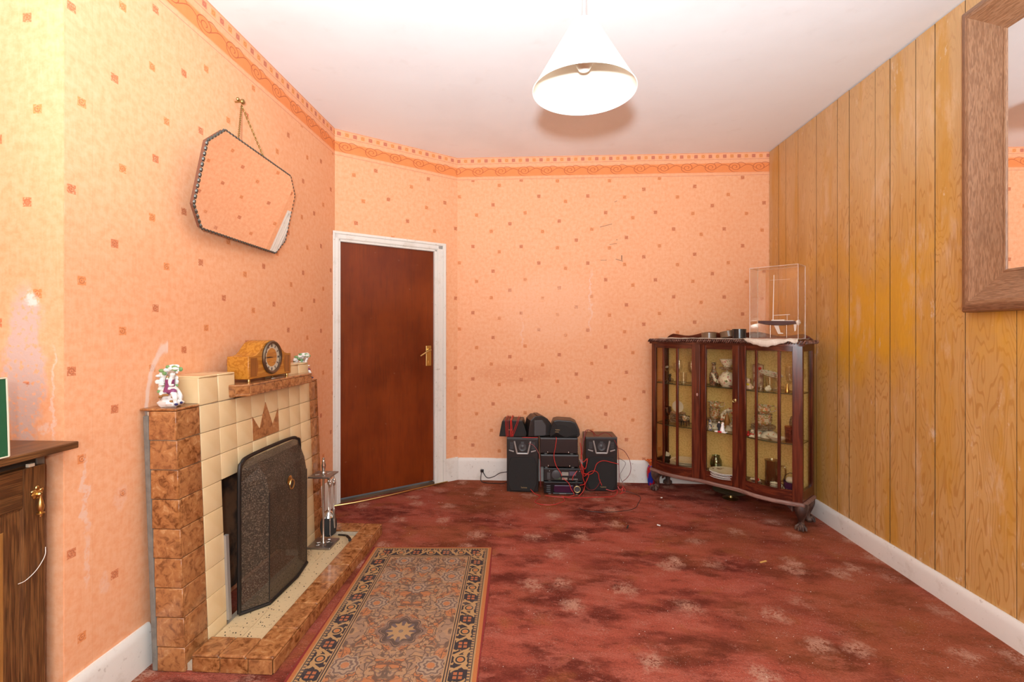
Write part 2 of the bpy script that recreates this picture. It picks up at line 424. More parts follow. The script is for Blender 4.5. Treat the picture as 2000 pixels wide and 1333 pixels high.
# right wall: dark backing with single boards
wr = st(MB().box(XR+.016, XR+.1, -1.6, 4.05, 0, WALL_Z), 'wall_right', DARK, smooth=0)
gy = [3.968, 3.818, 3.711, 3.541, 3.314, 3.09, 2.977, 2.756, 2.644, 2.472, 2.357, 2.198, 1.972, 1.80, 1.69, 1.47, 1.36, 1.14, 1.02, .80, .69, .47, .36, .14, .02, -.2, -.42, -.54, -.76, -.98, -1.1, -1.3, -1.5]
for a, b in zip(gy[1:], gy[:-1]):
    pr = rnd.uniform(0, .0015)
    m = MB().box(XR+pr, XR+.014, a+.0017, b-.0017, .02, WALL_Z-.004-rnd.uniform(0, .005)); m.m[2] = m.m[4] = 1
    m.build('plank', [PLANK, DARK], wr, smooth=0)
# skirting boards
def skirting(name, L, h, t, loc, rz, x0=0.):
    prof = [(0, 0), (-t, 0), (-t, h-.03), (-t*.8, h-.012), (-t*.45, h), (0, h)]
    n = max(2, int(L/.08)); r2 = random.Random(len(name)); mb = MB(); vs = []; fs = []
    for i in range(n+1):
        dx = x0+(L-x0)*i/n; w_ = r2.uniform(-.0012, .0012)
        vs += [(dx, a+(w_ if a < 0 else 0), b+(w_ if b > .01 else 0)) for a, b in prof]
    k = len(prof)
    for i in range(n):
        for j in range(k): fs.append((i*k+j, (i+1)*k+j, (i+1)*k+(j+1) % k, i*k+(j+1) % k))
    fs += [tuple(range(k))[::-1], tuple(range(n*k, n*k+k))]
    mb.add(vs, fs); st(mb, name, WHITE, smooth=50, loc=loc, rot=(0, 0, rz))
skirting('baseboard_back', XR+.67, .185, .018, (-.67, YB, 0), 0)
skirting('baseboard_right', 5.4, .112, .020, (XR, YB-.02, 0), -PI/2)
skirting('baseboard_left', 1.70-YC, .155, .020, (XL, YC, 0), PI/2)
skirting('baseboard_left_far', .56, .20, .018, (XL, 2.785, 0), PI/2)
skirting('baseboard_diagonal', DL, .19, .018, (XL, 3.345, 0), DA, x0=.889)
# the door in the diagonal wall
dr = thing('door_1', None, None, (XL, 3.345, 0), DA, kind='structure')
leaf = MB().box(S0+.012, S1-.010, .012, .052, .028, HT-.014).build('door_leaf', DOOR, dr, smooth=0, bevel=.002, seg=1)
def casing(mb, x0, x1, z0, z1, vert=True, flip=False):
    """moulded architrave: stepped profile across its width"""
    st_ = [(0, .026), (.22, .026), (.28, .019), (.70, .017), (.78, .010), (1, .008)]
    for (a, p), (b, _) in zip(st_[:-1], st_[1:]):
        if flip: a, b = 1-b, 1-a
        if vert: mb.box(x0+(x1-x0)*a, x0+(x1-x0)*b, -p, .0, z0, z1)
        else: mb.box(x0, x1, -p, .0, z0+(z1-z0)*a, z0+(z1-z0)*b)
ch = .058
m = MB(); casing(m, -.022, S0+.010, 0, HT+ch-.012); m.build('casing_jamb', WHITE, dr, smooth=0, bevel=.0015, seg=1)
m = MB(); casing(m, S1-.008, S1+.088, 0, HT+ch-.012, flip=True); m.build('casing_jamb', WHITE, dr, smooth=0, bevel=.0015, seg=1)
m = MB(); casing(m, -.022, S1+.088, HT-.012, HT+ch, vert=False, flip=True); m.build('casing_head', WHITE, dr, smooth=0, bevel=.0015, seg=1)
MB().box(S0, S0+.010, .0, .099, 0, HT).box(S1-.009, S1, .0, .099, 0, HT).box(S0, S1, .0, .099, HT-.013, HT).build('door_lining', WHITE, dr, smooth=0)
MB().box(S0+.010, S1-.009, -.005, .10, .0005, .018).build('threshold', wood('threshold_wood', (.10, .06, .035), (.15, .09, .05), (.05, .03, .02)), dr, smooth=0)
pts = spline([(-.02, -.05, .006), (.15, -.075, .008), (.4, -.075, .010), (.65, -.05, .009), (.86, -.03, .006), (.90, -.028, .006)], 6)
MB().tube(pts, .0055, 6).build('threshold_strip', BRASS, dr, label='brass carpet strip along the foot of the door')
pl = MB().box(.722, .768, .006, .0125, .972, 1.138).build('handle_plate', BRASS, leaf, smooth=0, bevel=.002, label='brass lever handle and backplate')
m = MB(); m.lathe([(.012, 0), (.012, .03), (.008, .036)], fn=lambda p: (p[0], -p[2], p[1]), c=(.745, .008, 1.104), n=14)
m.tube([(.745, -.030, 1.104), (.735, -.034, 1.102), (.70, -.036, 1.085), (.655, -.034, 1.058)], [.009, .008, .007, .006], 10)
m.box(.741, .749, .0035, .008, .998, 1.016)
m.build('handle_lever', BRASS, leaf, smooth=45)
# ------------------------------------------------------------------ tiled fireplace
def f_marble():
    p = coord('obj'); r = orand()*30; x, y, z = sep(p); q = vec(x+r, y+r*.7, z)
    n = noise(q, 34, 5, .66, .7); n2 = noise(q, 11, 3, .6, .4)
    c = mix(ss(n, .33, .56), (.13, .036, .008), (.385, .152, .048)); c = mix(ss(n, .56, .68)*.75, c, (.54, .29, .125))
    c = mix(ss(n2, .5, .7)*.45, c, (.22, .065, .02)); c = mix(ss(r/30., 0., 1.)*.25, c, (.46, .21, .09))
    return {'color': c, 'height': n}
TILE_B = mat('mottled_brown_tile', fn=f_marble, rough=.16, bump=.05, bd=.001)
def f_cream():
    p = coord('obj'); r = orand(); n = noise(p, 6, 4); n2 = noise(p, 50, 4, .7)
    c = mix(ss(n, .3, .7), (.70, .49, .25), (.76, .57, .32)); c = mix(r*.3, c, (.74, .58, .36))
    return {'color': mix(ss(n2, .68, .76)*.5, c, (.40, .28, .17))}
TILE_C = mat('cream_glazed_tile', fn=f_cream, rough=.14)
def f_hearth():
    p = coord('obj'); n = noise(p, 7, 4); n2 = noise(p, 90, 3, .7); n3 = noise(p, 3, 3)
    c = mix(n, (.60, .42, .22), (.70, .52, .30))
    return {'color': mix(ss(n2, .60, .68)*ss(n3, .42, .6)*.8, c, (.13, .09, .06))}
HEARTH = mat('cream_hearth_tile', fn=f_hearth, rough=.3)
def f_grout():
    n = noise(coord('obj'), 60, 4); return {'color': mix(n, (.30, .23, .16), (.62, .50, .36)), 'height': n}
GROUT = mat('grout', fn=f_grout, rough=.9)
PLASTER = mat('grey_plaster', fn=lambda: {'color': mix(noise(coord('obj'), 30, 4), (.09, .08, .065), (.26, .23, .19)), 'height': noise(coord('obj'), 60, 4)}, rough=.95, bump=.6)
LEAN = .040
FP = (-1.29, 2.20, 0)                        # foot of the fireplace face
fp = thing('tiled_fireplace', 'cream tiled fireplace with mottled brown tile borders and a raised hearth kerb', 'fireplace', FP)
def shear(p): return (p[0]-LEAN*p[2]-FP[0], p[1]-FP[1], p[2])
def FB(): m = MB(); m.T = shear; return m
TS = .111                                    # tile pitch along the face
Y0, Y1 = 1.66, 2.775; CY = 1.785             # ends of the surround; first cream tile
rows = [.958, .850, .7415, .633, .5245, .416, .3075, .199, .090, 0.]
XF = -1.29
core = FB()
X0 = -1.425
for y0, y1, z0, z1 in ((Y0+.008, CY+TS, 0, .954), (CY+7*TS, Y1-.006, 0, .954), (CY+TS, CY+7*TS, .633, .954)):
    core.box(X0+LEAN*.5, XF-.008, y0, y1, z0, z1)
core.box(X0+.04, XF-.008, CY+.006, CY+2*TS-.004, .954, 1.068).box(X0+.04, XF-.008, CY+6*TS+.004, CY+8*TS-.004, .954, 1.068)
core.build('surround_core', GROUT, fp, smooth=0)
FB().box(XF-.128, XF-.107, Y0+.001, Y0+.05, 0, .94).build('plaster_edge', PLASTER, fp, smooth=0, bevel=.004)
def tile_mesh(a, b, t, mtl, bev=.0014, round_edges=None):
    """unit tile facing +x : a along y, b along z, t thick; made once per size"""
    bm = bmesh.new(); bmesh.ops.create_cube(bm, size=1)
    for v in bm.verts: v.co = (v.co.x*t-t/2, v.co.y*a, v.co.z*b)
    e = [e for e in bm.edges if abs(e.verts[0].co.x) < 1e-6 and abs(e.verts[1].co.x) < 1e-6]
    bmesh.ops.bevel(bm, geom=e, offset=bev, segments=2, affect='EDGES', profile=.6)
    if round_edges:
        pass
    me = bpy.data.meshes.new('tile'); bm.to_mesh(me); bm.free(); me.materials.append(mtl); me.shade_smooth(); me.set_sharp_from_angle(angle=R(60))
    return me
cache = {}
def tile(yc, zc, a, b, mtl, x=0., t=.009, face='front', bev=.0014, parent=fp):
    k = (round(a, 4), round(b, 4), mtl.name, t, bev)
    if k not in cache: cache[k] = tile_mesh(a-.0024, b-.0024, t, mtl, bev)
    j = rnd.uniform(-.0006, .0006)
    if face == 'front': return part('tile', cache[k], parent, (XF-LEAN*zc-FP[0]+x+j, yc-FP[1], zc), (0, -LEAN, 0))
    if face == 'near': return part('tile', cache[k], parent, (yc-LEAN*zc-FP[0], x+j, zc), (0, LEAN*0, -PI/2))
for i in range(9):
    z1, z0 = rows[i], rows[i+1]; zc = (z0+z1)/2; b = z1-z0
    tile((Y0+CY)/2+.003, zc, CY-Y0-.006, b, TILE_B, bev=.004)                       # near pilaster
    tile((CY+8*TS+Y1)/2, zc, Y1-CY-8*TS, b, TILE_B, bev=.004)                         # far pilaster
    tile(XF-.053, zc, .1065, b, TILE_B, x=Y0-FP[1], face='near', bev=.003)            # near return
    if i < 8 or True:
        for c in range(8):
            if 1 <= c <= 6 and i >= 3: continue
            tile(CY+TS*(c+.5), zc, TS, b, TILE_C)
# brown crown let into the tiles
cy = CY+3*TS
FB().prism([(cy+.002, .744), (cy+2*TS-.002, .744), (cy+2*TS-.002, .862), (cy+1.5*TS, .790), (cy+TS, .908), (cy+.5*TS, .790), (cy+.002, .856)],
           lambda a, b, d: (d, a, b), XF-.003, XF+.0012).build('crown_motif', TILE_B, fp, smooth=0, label='brown three pointed crown motif')
# rounded corner beads of the brown pilaster and the slab tops
def rtop(y0, y1, z, xa, xb, mtl, n=1, name='top_tile'):
    for i in range(n):
        a, b = y0+(y1-y0)*i/n, y0+(y1-y0)*(i+1)/n
        FB().box(xa, xb, a+.0008, b-.0008, z-.009, z).build(name, mtl, fp, smooth=40, bevel=.006, seg=3)
rtop(Y0, CY, .967, -1.43, XF+.001, TILE_B)
rtop(CY+8*TS, Y1, .967, -1.43, XF+.001, TILE_B)
for ya, yb in ((CY, CY+2*TS), (CY+6*TS, CY+8*TS)):
    for i in range(2):
        tile(ya+(yb-ya)*(i+.5)/2, 1.013, TS, .1085, TILE_C, bev=.005)
    rtop(ya, yb, 1.075, -1.425, XF+.001, TILE_C, 2)
    FB().box(-1.42, XF-.001, ya, ya+.008, .967, 1.068).build('side_tile', TILE_C, fp, smooth=0, bevel=.003)
    FB().box(-1.42, XF-.001, yb-.008, yb, .967, 1.068).build('side_tile', TILE_C, fp, smooth=0, bevel=.003)
# mantel shelf with chamfered ends and a row of small brown tiles
mz0, mz1 = .968, 1.021; mx_ = -1.222; ma, mb_ = 1.962, 2.605
poly = [(-1.40, ma+.06), (XF, ma), (XF+.03, ma), (mx_, ma+.045), (mx_, mb_-.03), (XF+.03, mb_), (XF, mb_), (-1.40, mb_-.02)]
FB().prism([(a, b) for a, b in poly], lambda a, b, d: (a, b, d), mz0, mz0+.012).build('shelf_underside', TILE_B, fp, smooth=0, bevel=.004)
FB().prism([(a, b) for a, b in poly], lambda a, b, d: (a, b, d), mz1-.010, mz1).build('shelf_top', TILE_B, fp, smooth=0, bevel=.004)
FB().prism([(a-.004*(a > XF+.02), b) for a, b in poly], lambda a, b, d: (a, b, d), mz0+.01, mz1-.009).build('shelf_core', TILE_B, fp, smooth=0)
n = 6; L = (mb_-.03)-(ma+.045)
for i in range(n):
    a = ma+.045+L*i/n; b = ma+.045+L*(i+1)/n
    FB().box(mx_-.012, mx_+.0005, a+.0012, b-.0012, mz0+.011, mz1-.010).build('shelf_tile', TILE_B, fp, smooth=0, bevel=.0015, seg=1)
FB().prism([(XF+.028, ma+.0005), (mx_-.001, ma+.0435), (mx_-.008, ma+.05), (XF+.02, ma+.008)], lambda a, b, d: (a, b, d), mz0+.011, mz1-.010).build('shelf_tile', TILE_B, fp, smooth=0, bevel=.0015, seg=1)
# fire opening
oy0, oy1 = CY+TS, CY+7*TS
m = FB(); m.box(-1.452, -1.446, oy0-.0, oy1, 0.04, .633)
m.box(-1.447, XF-.009, oy0+.0005, oy0+.012, .04, .633).box(-1.447, XF-.009, oy1-.012, oy1-.0005, .04, .633)
def f_fire():
    p = coord('obj'); n = noise(p, 9, 4); return {'color': mix(ss(n, .40, .62), (.035, .022, .016), (.17, .085, .04)), 'height': n}
FIRE = mat('sooty_firebrick', fn=f_fire, rough=.9, bump=.4)
m.build('firebox', FIRE, fp, smooth=0)
# steel strip down the near side of the opening
FB().box(XF-.004, XF+.010, oy0-.002, oy0+.016, .05, .40).build('opening_trim', mat('zinc_trim', (.42, .40, .37), .5, .6), fp, smooth=0)
# hearth: cream floor inside a raised kerb
HX = -.958; HY0, HY1 = 1.662, 2.865; KW = .108; KZ = .066; HZ_ = .034
MB().box(XF-.03-FP[0], HX-.012-FP[0], HY0+.01-FP[1], HY1-.01-FP[1], 0, HZ_-.008).build('hearth_base', GROUT, fp, smooth=0)
ny = 9; nx = 2
xa, xb = XF+.002, HX-KW; ya, yb = HY0+KW, HY1-KW
for i in range(ny):
    for j in range(nx):
        a = ya+(yb-ya)*i/ny; b = ya+(yb-ya)*(i+1)/ny; c = xa+(xb-xa)*j/nx; d = xa+(xb-xa)*(j+1)/nx
        MB().box(c-FP[0]+.0008, d-FP[0]-.0008, a-FP[1]+.0008, b-FP[1]-.0008, HZ_-.012, HZ_+rnd.uniform(-.0006, .0004)).build('hearth_tile', HEARTH, fp, smooth=0)
def kerb(x0, x1, y0, y1, horiz, n):
    for i in range(n):
        if horiz: a, b, c, d = x0+(x1-x0)*i/n, x0+(x1-x0)*(i+1)/n, y0, y1
        else: a, b, c, d = x0, x1, y0+(y1-y0)*i/n, y0+(y1-y0)*(i+1)/n
        MB().box(a-FP[0]+.0008, b-FP[0]-.0008, c-FP[1]+.0008, d-FP[1]-.0008, KZ-.012, KZ+rnd.uniform(-.0005, .0005)).build('kerb_tile', TILE_B, fp, smooth=40, bevel=.006, seg=3)
kerb(XF+.02, HX-KW, HY0, HY0+KW, True, 2); kerb(HX-KW, HX, HY0, HY1, False, 7); kerb(XF+.02, HX-KW, HY1-KW, HY1, True, 2)
m = MB()
for a, b, c, d in ((XF+.022, HX-.006, HY0+.006, HY0+KW-.004), (HX-KW+.004, HX-.006, HY0+.006, HY1-.006), (XF+.022, HX-.006, HY1-KW+.004, HY1-.006)):
    m.box(a-FP[0], b-FP[0], c-FP[1], d-FP[1], 0, KZ-.008)
m.build('kerb_core', GROUT, fp, smooth=0)
kx = [XF+.022+i*.1065 for i in range(3)]+[HX-.006]
for a, b in zip(kx[:-1], kx[1:]):
    MB().box(a-FP[0]+.0012, b-FP[0]-.0012, HY0-FP[1], HY0+.01-FP[1], .002, KZ-.012).build('kerb_side_tile', TILE_B, fp, smooth=0, bevel=.0015, seg=1)
for i in range(11):
    a = HY0+.006+(HY1-HY0-.012)*i/11; b = HY0+.006+(HY1-HY0-.012)*(i+1)/11
    MB().box(HX-.01-FP[0], HX-FP[0], a+.0012-FP[1], b-.0012-FP[1], .002, KZ-.012).build('kerb_side_tile', TILE_B, fp, smooth=0, bevel=.0015, seg=1)
# cinders on the hearth
r2 = random.Random(3); m = MB()
for i in range(230):
    y = r2.uniform(1.80, 2.70); t = r2.random()**2.2; x = -1.265+.17*t
    if y < 2.0: x = -1.27+.17*r2.random()
    s = r2.uniform(.0007, .0020)
    m.box(x-s, x+s, y-s, y+s, HZ_, HZ_+s*1.2)
m.build('cinders', mat('ash', (.035, .028, .022), .9), kind='stuff', smooth=0, label='dark cinders scattered over the cream hearth before the fire guard', cat='cinders')

# ------------------------------------------------------------------ fire guard
def guard_mat():
    global NT
    m = bpy.data.materials.new('black_wire_mesh'); m.use_nodes = True; NT = m.node_tree
    b = NT.nodes['Principled BSDF']; x, y, z = sep(coord('obj'))
    n = noise(vec(x, y, z), 170, 3, .7); n2 = noise(vec(x, y, z), 5, 3)
    u = (y+x)*280; v = z*280
    gridv = mx(ss(absv(sin(u*PI)), .70, .95), ss(absv(sin(v*PI)), .70, .95))
    put(b.inputs['Base Color'], mix(ss(n, .48, .66), mix(n2, (.030, .021, .014), (.095, .062, .038)), (.22, .15, .10)))
    b.inputs['Roughness'].default_value = .5; b.inputs['Metallic'].default_value = .1; b.inputs['Specular IOR Level'].default_value = .3
    put(b.inputs['Alpha'], gridv*.25+.62)
    bp = nd('ShaderNodeBump'); bp.inputs['Strength'].default_value = .8; bp.inputs['Distance'].default_value = .003
    put(bp.inputs['Height'], n+gridv*.4); NT.links.new(bp.outputs[0], b.inputs['Normal'])
    return m
GUARD = guard_mat(); IRON = mat('black_iron', (.022, .018, .015), .45, .5)
GP = (-1.275, 2.22, HZ_)
fg = thing('fire_guard', 'black wire mesh fire guard with a bowed front standing before the fireplace opening', 'fire guard', GP)
gz = .012
ys = [-.268, -.185, .046, .185, .240]; xs = [.0, .082, .088, .066, .0]
secs = [(gz, 0), (.50, 0), (.565, .012), (.615, .045), (.655, .085)]   # height, how far the front leans back
def gpt(i, j):
    z, back = secs[j]; x = max(0, xs[i]-back*(1 if xs[i] > 0 else 0))
    y = ys[i]
    if i in (0, 4) and j == 4: y *= .93
    return (x, y, z)
m = MB(); m.add([gpt(i, j) for j in range(5) for i in range(5)], [(j*5+i, j*5+i+1, (j+1)*5+i+1, (j+1)*5+i) for j in range(4) for i in range(4)])
m.build('wire_mesh', GUARD, fg, smooth=0, fix=False)
rim = spline([(0, -.270, 0.01), (0, -.271, .25), (0, -.270, .60), (-.002, -.250, .648), (-.004, -.20, .664), (-.004, 0, .668), (-.004, .165, .664), (-.002, .218, .648), (0, .240, .60), (0, .241, .25), (0, .240, .01)], 5)
MB().tube(rim, .0085, 8).build('rim', IRON, fg)
MB().tube([(0, -.27, .008), (.084, -.185, .008), (.090, .046, .008), (.068, .185, .008), (0, .240, .008)], .008, 8).build('bottom_rail', IRON, fg)
for i in (1, 3):
    MB().tube([(xs[i]+.001, ys[i], .01), (xs[i]+.001, ys[i], .5)], .0022, 6).build('fold_wire', IRON, fg)
m = MB(); m.lathe([(.0, 0), (.021, 0), (.023, .003), (.014, .006), (0, .007)], fn=lambda p: (p[2], p[0], p[1]), c=(.0865, -.022, .505), n=18)
hd = m.build('handle_rose', BRASS, fg, label='small brass ring handle')
m = MB(); m.tube([(.096, -.016+.020*math.cos(a), .485+.022*math.sin(a)) for a in [i*PI/9 for i in range(18)]], .003, 7, closed=True)
m.build('handle_ring', BRASS, hd)

# ------------------------------------------------------------------ companion set
STEEL = mat('tarnished_steel', fn=lambda: {'color': mix(noise(coord('obj'), 40, 3), (.22, .18, .15), (.46, .41, .36))}, rough=.33, metal=.9)
CHROME = mat('bright_steel', (.62, .58, .54), .2, 1.)
CS = (-1.222, 2.630, HZ_)
cs = thing('fireside_companion_set', 'steel fireside companion set on a square embossed base on the hearth', 'fireside set', CS)
m = MB(); m.box(-.067, .067, -.067, .067, 0, .012)
m.build('base_plate', STEEL, cs, smooth=0, bevel=.003, seg=2)
m = MB()
for i in range(6):
    a = i*PI/3; m.tube(spline([(.018*math.cos(a), .018*math.sin(a), .0125), (.034*math.cos(a+.3), .034*math.sin(a+.3), .014), (.046*math.cos(a), .046*math.sin(a), .0125)], 4), .004, 6)
m.build('embossed_scroll', STEEL, cs)
MB().lathe([(.012, .012), (.0065, .02), (.0065, .395), (.010, .40)], n=14).build('pole', CHROME, cs)
m = MB(); m.box(-.062, .062, -.062, .062, .396, .404)
for i in range(4):
    a = i*PI/2+.4; m.tube([(.02*math.cos(a), .02*math.sin(a), .4045), (.045*math.cos(a+.2), .045*math.sin(a+.2), .4055)], .0035, 6)
m.build('top_plate', STEEL, cs, smooth=0, bevel=.002)
MB().lathe([(.011, .404), (.012, .412), (.007, .420), (.011, .440), (.0125, .455), (.008, .470), (.009, .476), (.005, .486), (.008, .494), (.0, .500)], n=14).build('finial', CHROME, cs)
def tool(name, dx, dy, head):
    """a fire iron hanging on a hook below the top plate"""
    m = MB(); m.tube([(dx, dy, .392), (dx, dy, .36)], .003, 6)
    m.lathe([(.003, .325), (.007, .335), (.009, .345), (.006, .355), (.009, .362), (.004, .372)], c=(dx, dy, 0), n=10)
    m.tube([(dx, dy, .33), (dx, dy, .13)], .0032, 8)
    t = m.build(name, CHROME, cs)
    head(MB(), dx, dy, t)
def h_brush(m, x, y, t):
    m.lathe([(.004, .20), (.008, .185), (.026, .172), (.034, .15), (.035, .146)], c=(x, y, 0), n=16).build('brush_cap', CHROME, t)
    MB().lathe([(.033, .148), (.043, .12), (.045, .085), (.040, .050), (.02, .035), (0, .033)], c=(x, y, 0), n=18, wob=lambda a, j: .05*math.sin(9*a+j)).build('bristles', mat('black_bristle', (.02, .018, .016), .95), t)
def h_shovel(m, x, y, t):
    m.lathe([(.005, .20), (.009, .19), (.006, .17), (.009, .15), (.006, .12)], c=(x, y, 0), n=10)
    m.tube([(x, y, .14), (x+.004, y, .085)], [.010, .006], 8)
    m.build('shovel_socket', STEEL, t)
def h_poker(m, x, y, t): m.tube([(x, y, .14), (x, y, .06), (x+.008, y, .045)], [.004, .0035, .002], 7).build('poker_tip', STEEL, t)
tool('hearth_brush', .012, .040, h_brush); tool('shovel', .048, .030, h_shovel); tool('poker', .040, -.004, h_poker)
m = MB(); pts = spline([(-1.16, 2.735, HZ_+.012), (-1.11, 2.72, HZ_+.016), (-1.085, 2.68, HZ_+.030), (-1.055, 2.640, HZ_+.036), (-1.04, 2.61, HZ_+.038)], 5)
m.tube([(p.x-.02, p.y, p.z) for p in pts], [.005+.004*i/len(pts) for i in range(len(pts))], 8)
m.build('hearth_tongs', IRON, label='black iron tool lying across the hearth kerb behind the companion set', cat='fire iron')

# ------------------------------------------------------------------ mantel clock
CLK = wood('clock_veneer', (.42, .155, .016), (.55, .23, .03), (.30, .10, .01), 'y', 2.2, .22)
CLK2 = wood('clock_dark_veneer', (.26, .085, .012), (.35, .12, .018), (.16, .05, .008), 'z', 1., .22)
CP = (-1.350, 2.237, mz1)
ck = thing('mantel_clock', 'honey brown napoleon hat mantel clock with a brass rimmed dial on the mantel shelf', 'clock', CP)
hw = .182; d0, d1 = -.052, .050
prof = [(-hw, .014), (hw, .014), (hw, .118), (hw-.042, .120)]
top = [(.14-.0, .120), (.120, .126), (.098, .140), (.078, .160), (.055, .178), (.028, .187), (0, .190)]
prof = [(-hw, .014), (hw, .014), (hw, .118), (hw-.035, .119)]+top[1:]+[(-a, b) for a, b in top[1:-1][::-1]]+[(-hw+.035, .119), (-hw, .118)]
MB().prism(prof, lambda a, b, d: (d, a, b), d0, d1).build('case', CLK, ck, smooth=25, bevel=.003)
for s in (-1, 1):
    MB().prism([(s*(hw-.012), .024), (s*(hw-.062), .024), (s*(hw-.072), .070), (s*(hw-.062), .110), (s*(hw-.012), .110)], lambda a, b, d: (d, a, b), d1-.001, d1+.0012).build('side_panel', CLK2, ck, smooth=0)
for s in (-1, 1):
    for q in (d0+.012, d1-.012):
        MB().lathe([(.006, 0), (.007, .004), (.005, .014)], c=(q, s*(hw-.02), 0), n=12).build('foot', BRASS, ck)
fx = lambda p: (p[2], p[0], p[1])
m = MB(); m.shell([(.080, 0), (.081, .006), (.076, .012), (.067, .010), (.066, .003)], c=(d1, 0, .106), n=48, fn=fx)
m.build('bezel', mat('dull_bezel', (.17, .13, .09), .3, .9), ck)
DIALC = mat('cream_chapter_ring', (.60, .52, .38), .5)
m = MB(); m.shell([(.068, .0015), (.045, .0015)], c=(d1, 0, .106), n=48, fn=fx); m.build('chapter_ring', DIALC, ck, smooth=0)
m = MB(); m.lathe([(.046, 0), (.046, .0013), (0, .0013)], c=(d1, 0, .106), n=48, fn=fx); m.build('dial_centre', CLK, ck, smooth=0)
m = MB()
for i in range(12):
    a = i*PI/6; c_, s_ = math.cos(a), math.sin(a); w_ = .0035 if i % 3 else .0055
    m.add([(d1+.0022, r*s_+q*c_, .106+r*c_-q*s_) for r, q in ((.050, -w_), (.050, w_), (.064, w_*.8), (.064, -w_*.8))], [(0, 1, 2, 3)])
NUM = mat('black_numerals', (.02, .018, .015), .5); m.build('numerals', NUM, ck, smooth=0)
for ang, L in ((PI*1.5, .058), (PI*1.47+.16, .036)):
    c_, s_ = math.cos(ang), math.sin(ang)
    MB().add([(d1+.004, r*s_+q*c_, .106+r*c_-q*s_) for r, q in ((-.008, -.001), (-.008, .001), (L*.7, .0022), (L, 0), (L*.7, -.0022))], [(0, 1, 2, 3, 4)]).build('hand', NUM, ck, smooth=0)
for y in (-.024, .024):
    MB().lathe([(.0045, .001), (.0045, .003), (.002, .003)], c=(d1, y, .085), n=10, fn=fx).build('winding_hole', BRASS, ck)
MB().shell([(.067, .008), (.05, .011), (.025, .0125), (.0005, .013)], c=(d1, 0, .106), n=32, fn=fx).build('dial_glass', glass_mat('thin_glass'), ck)
MB().tube(spline([(.062, -.02, .003), (.075, 0, .004), (.07, .03, .004), (.078, .06, .003)], 5), .0028, 6).build('clock_key', STEEL, loc=(CP[0]-.002, CP[1]+.0, CP[2]), label='small metal key lying under the front of the clock', cat='key')
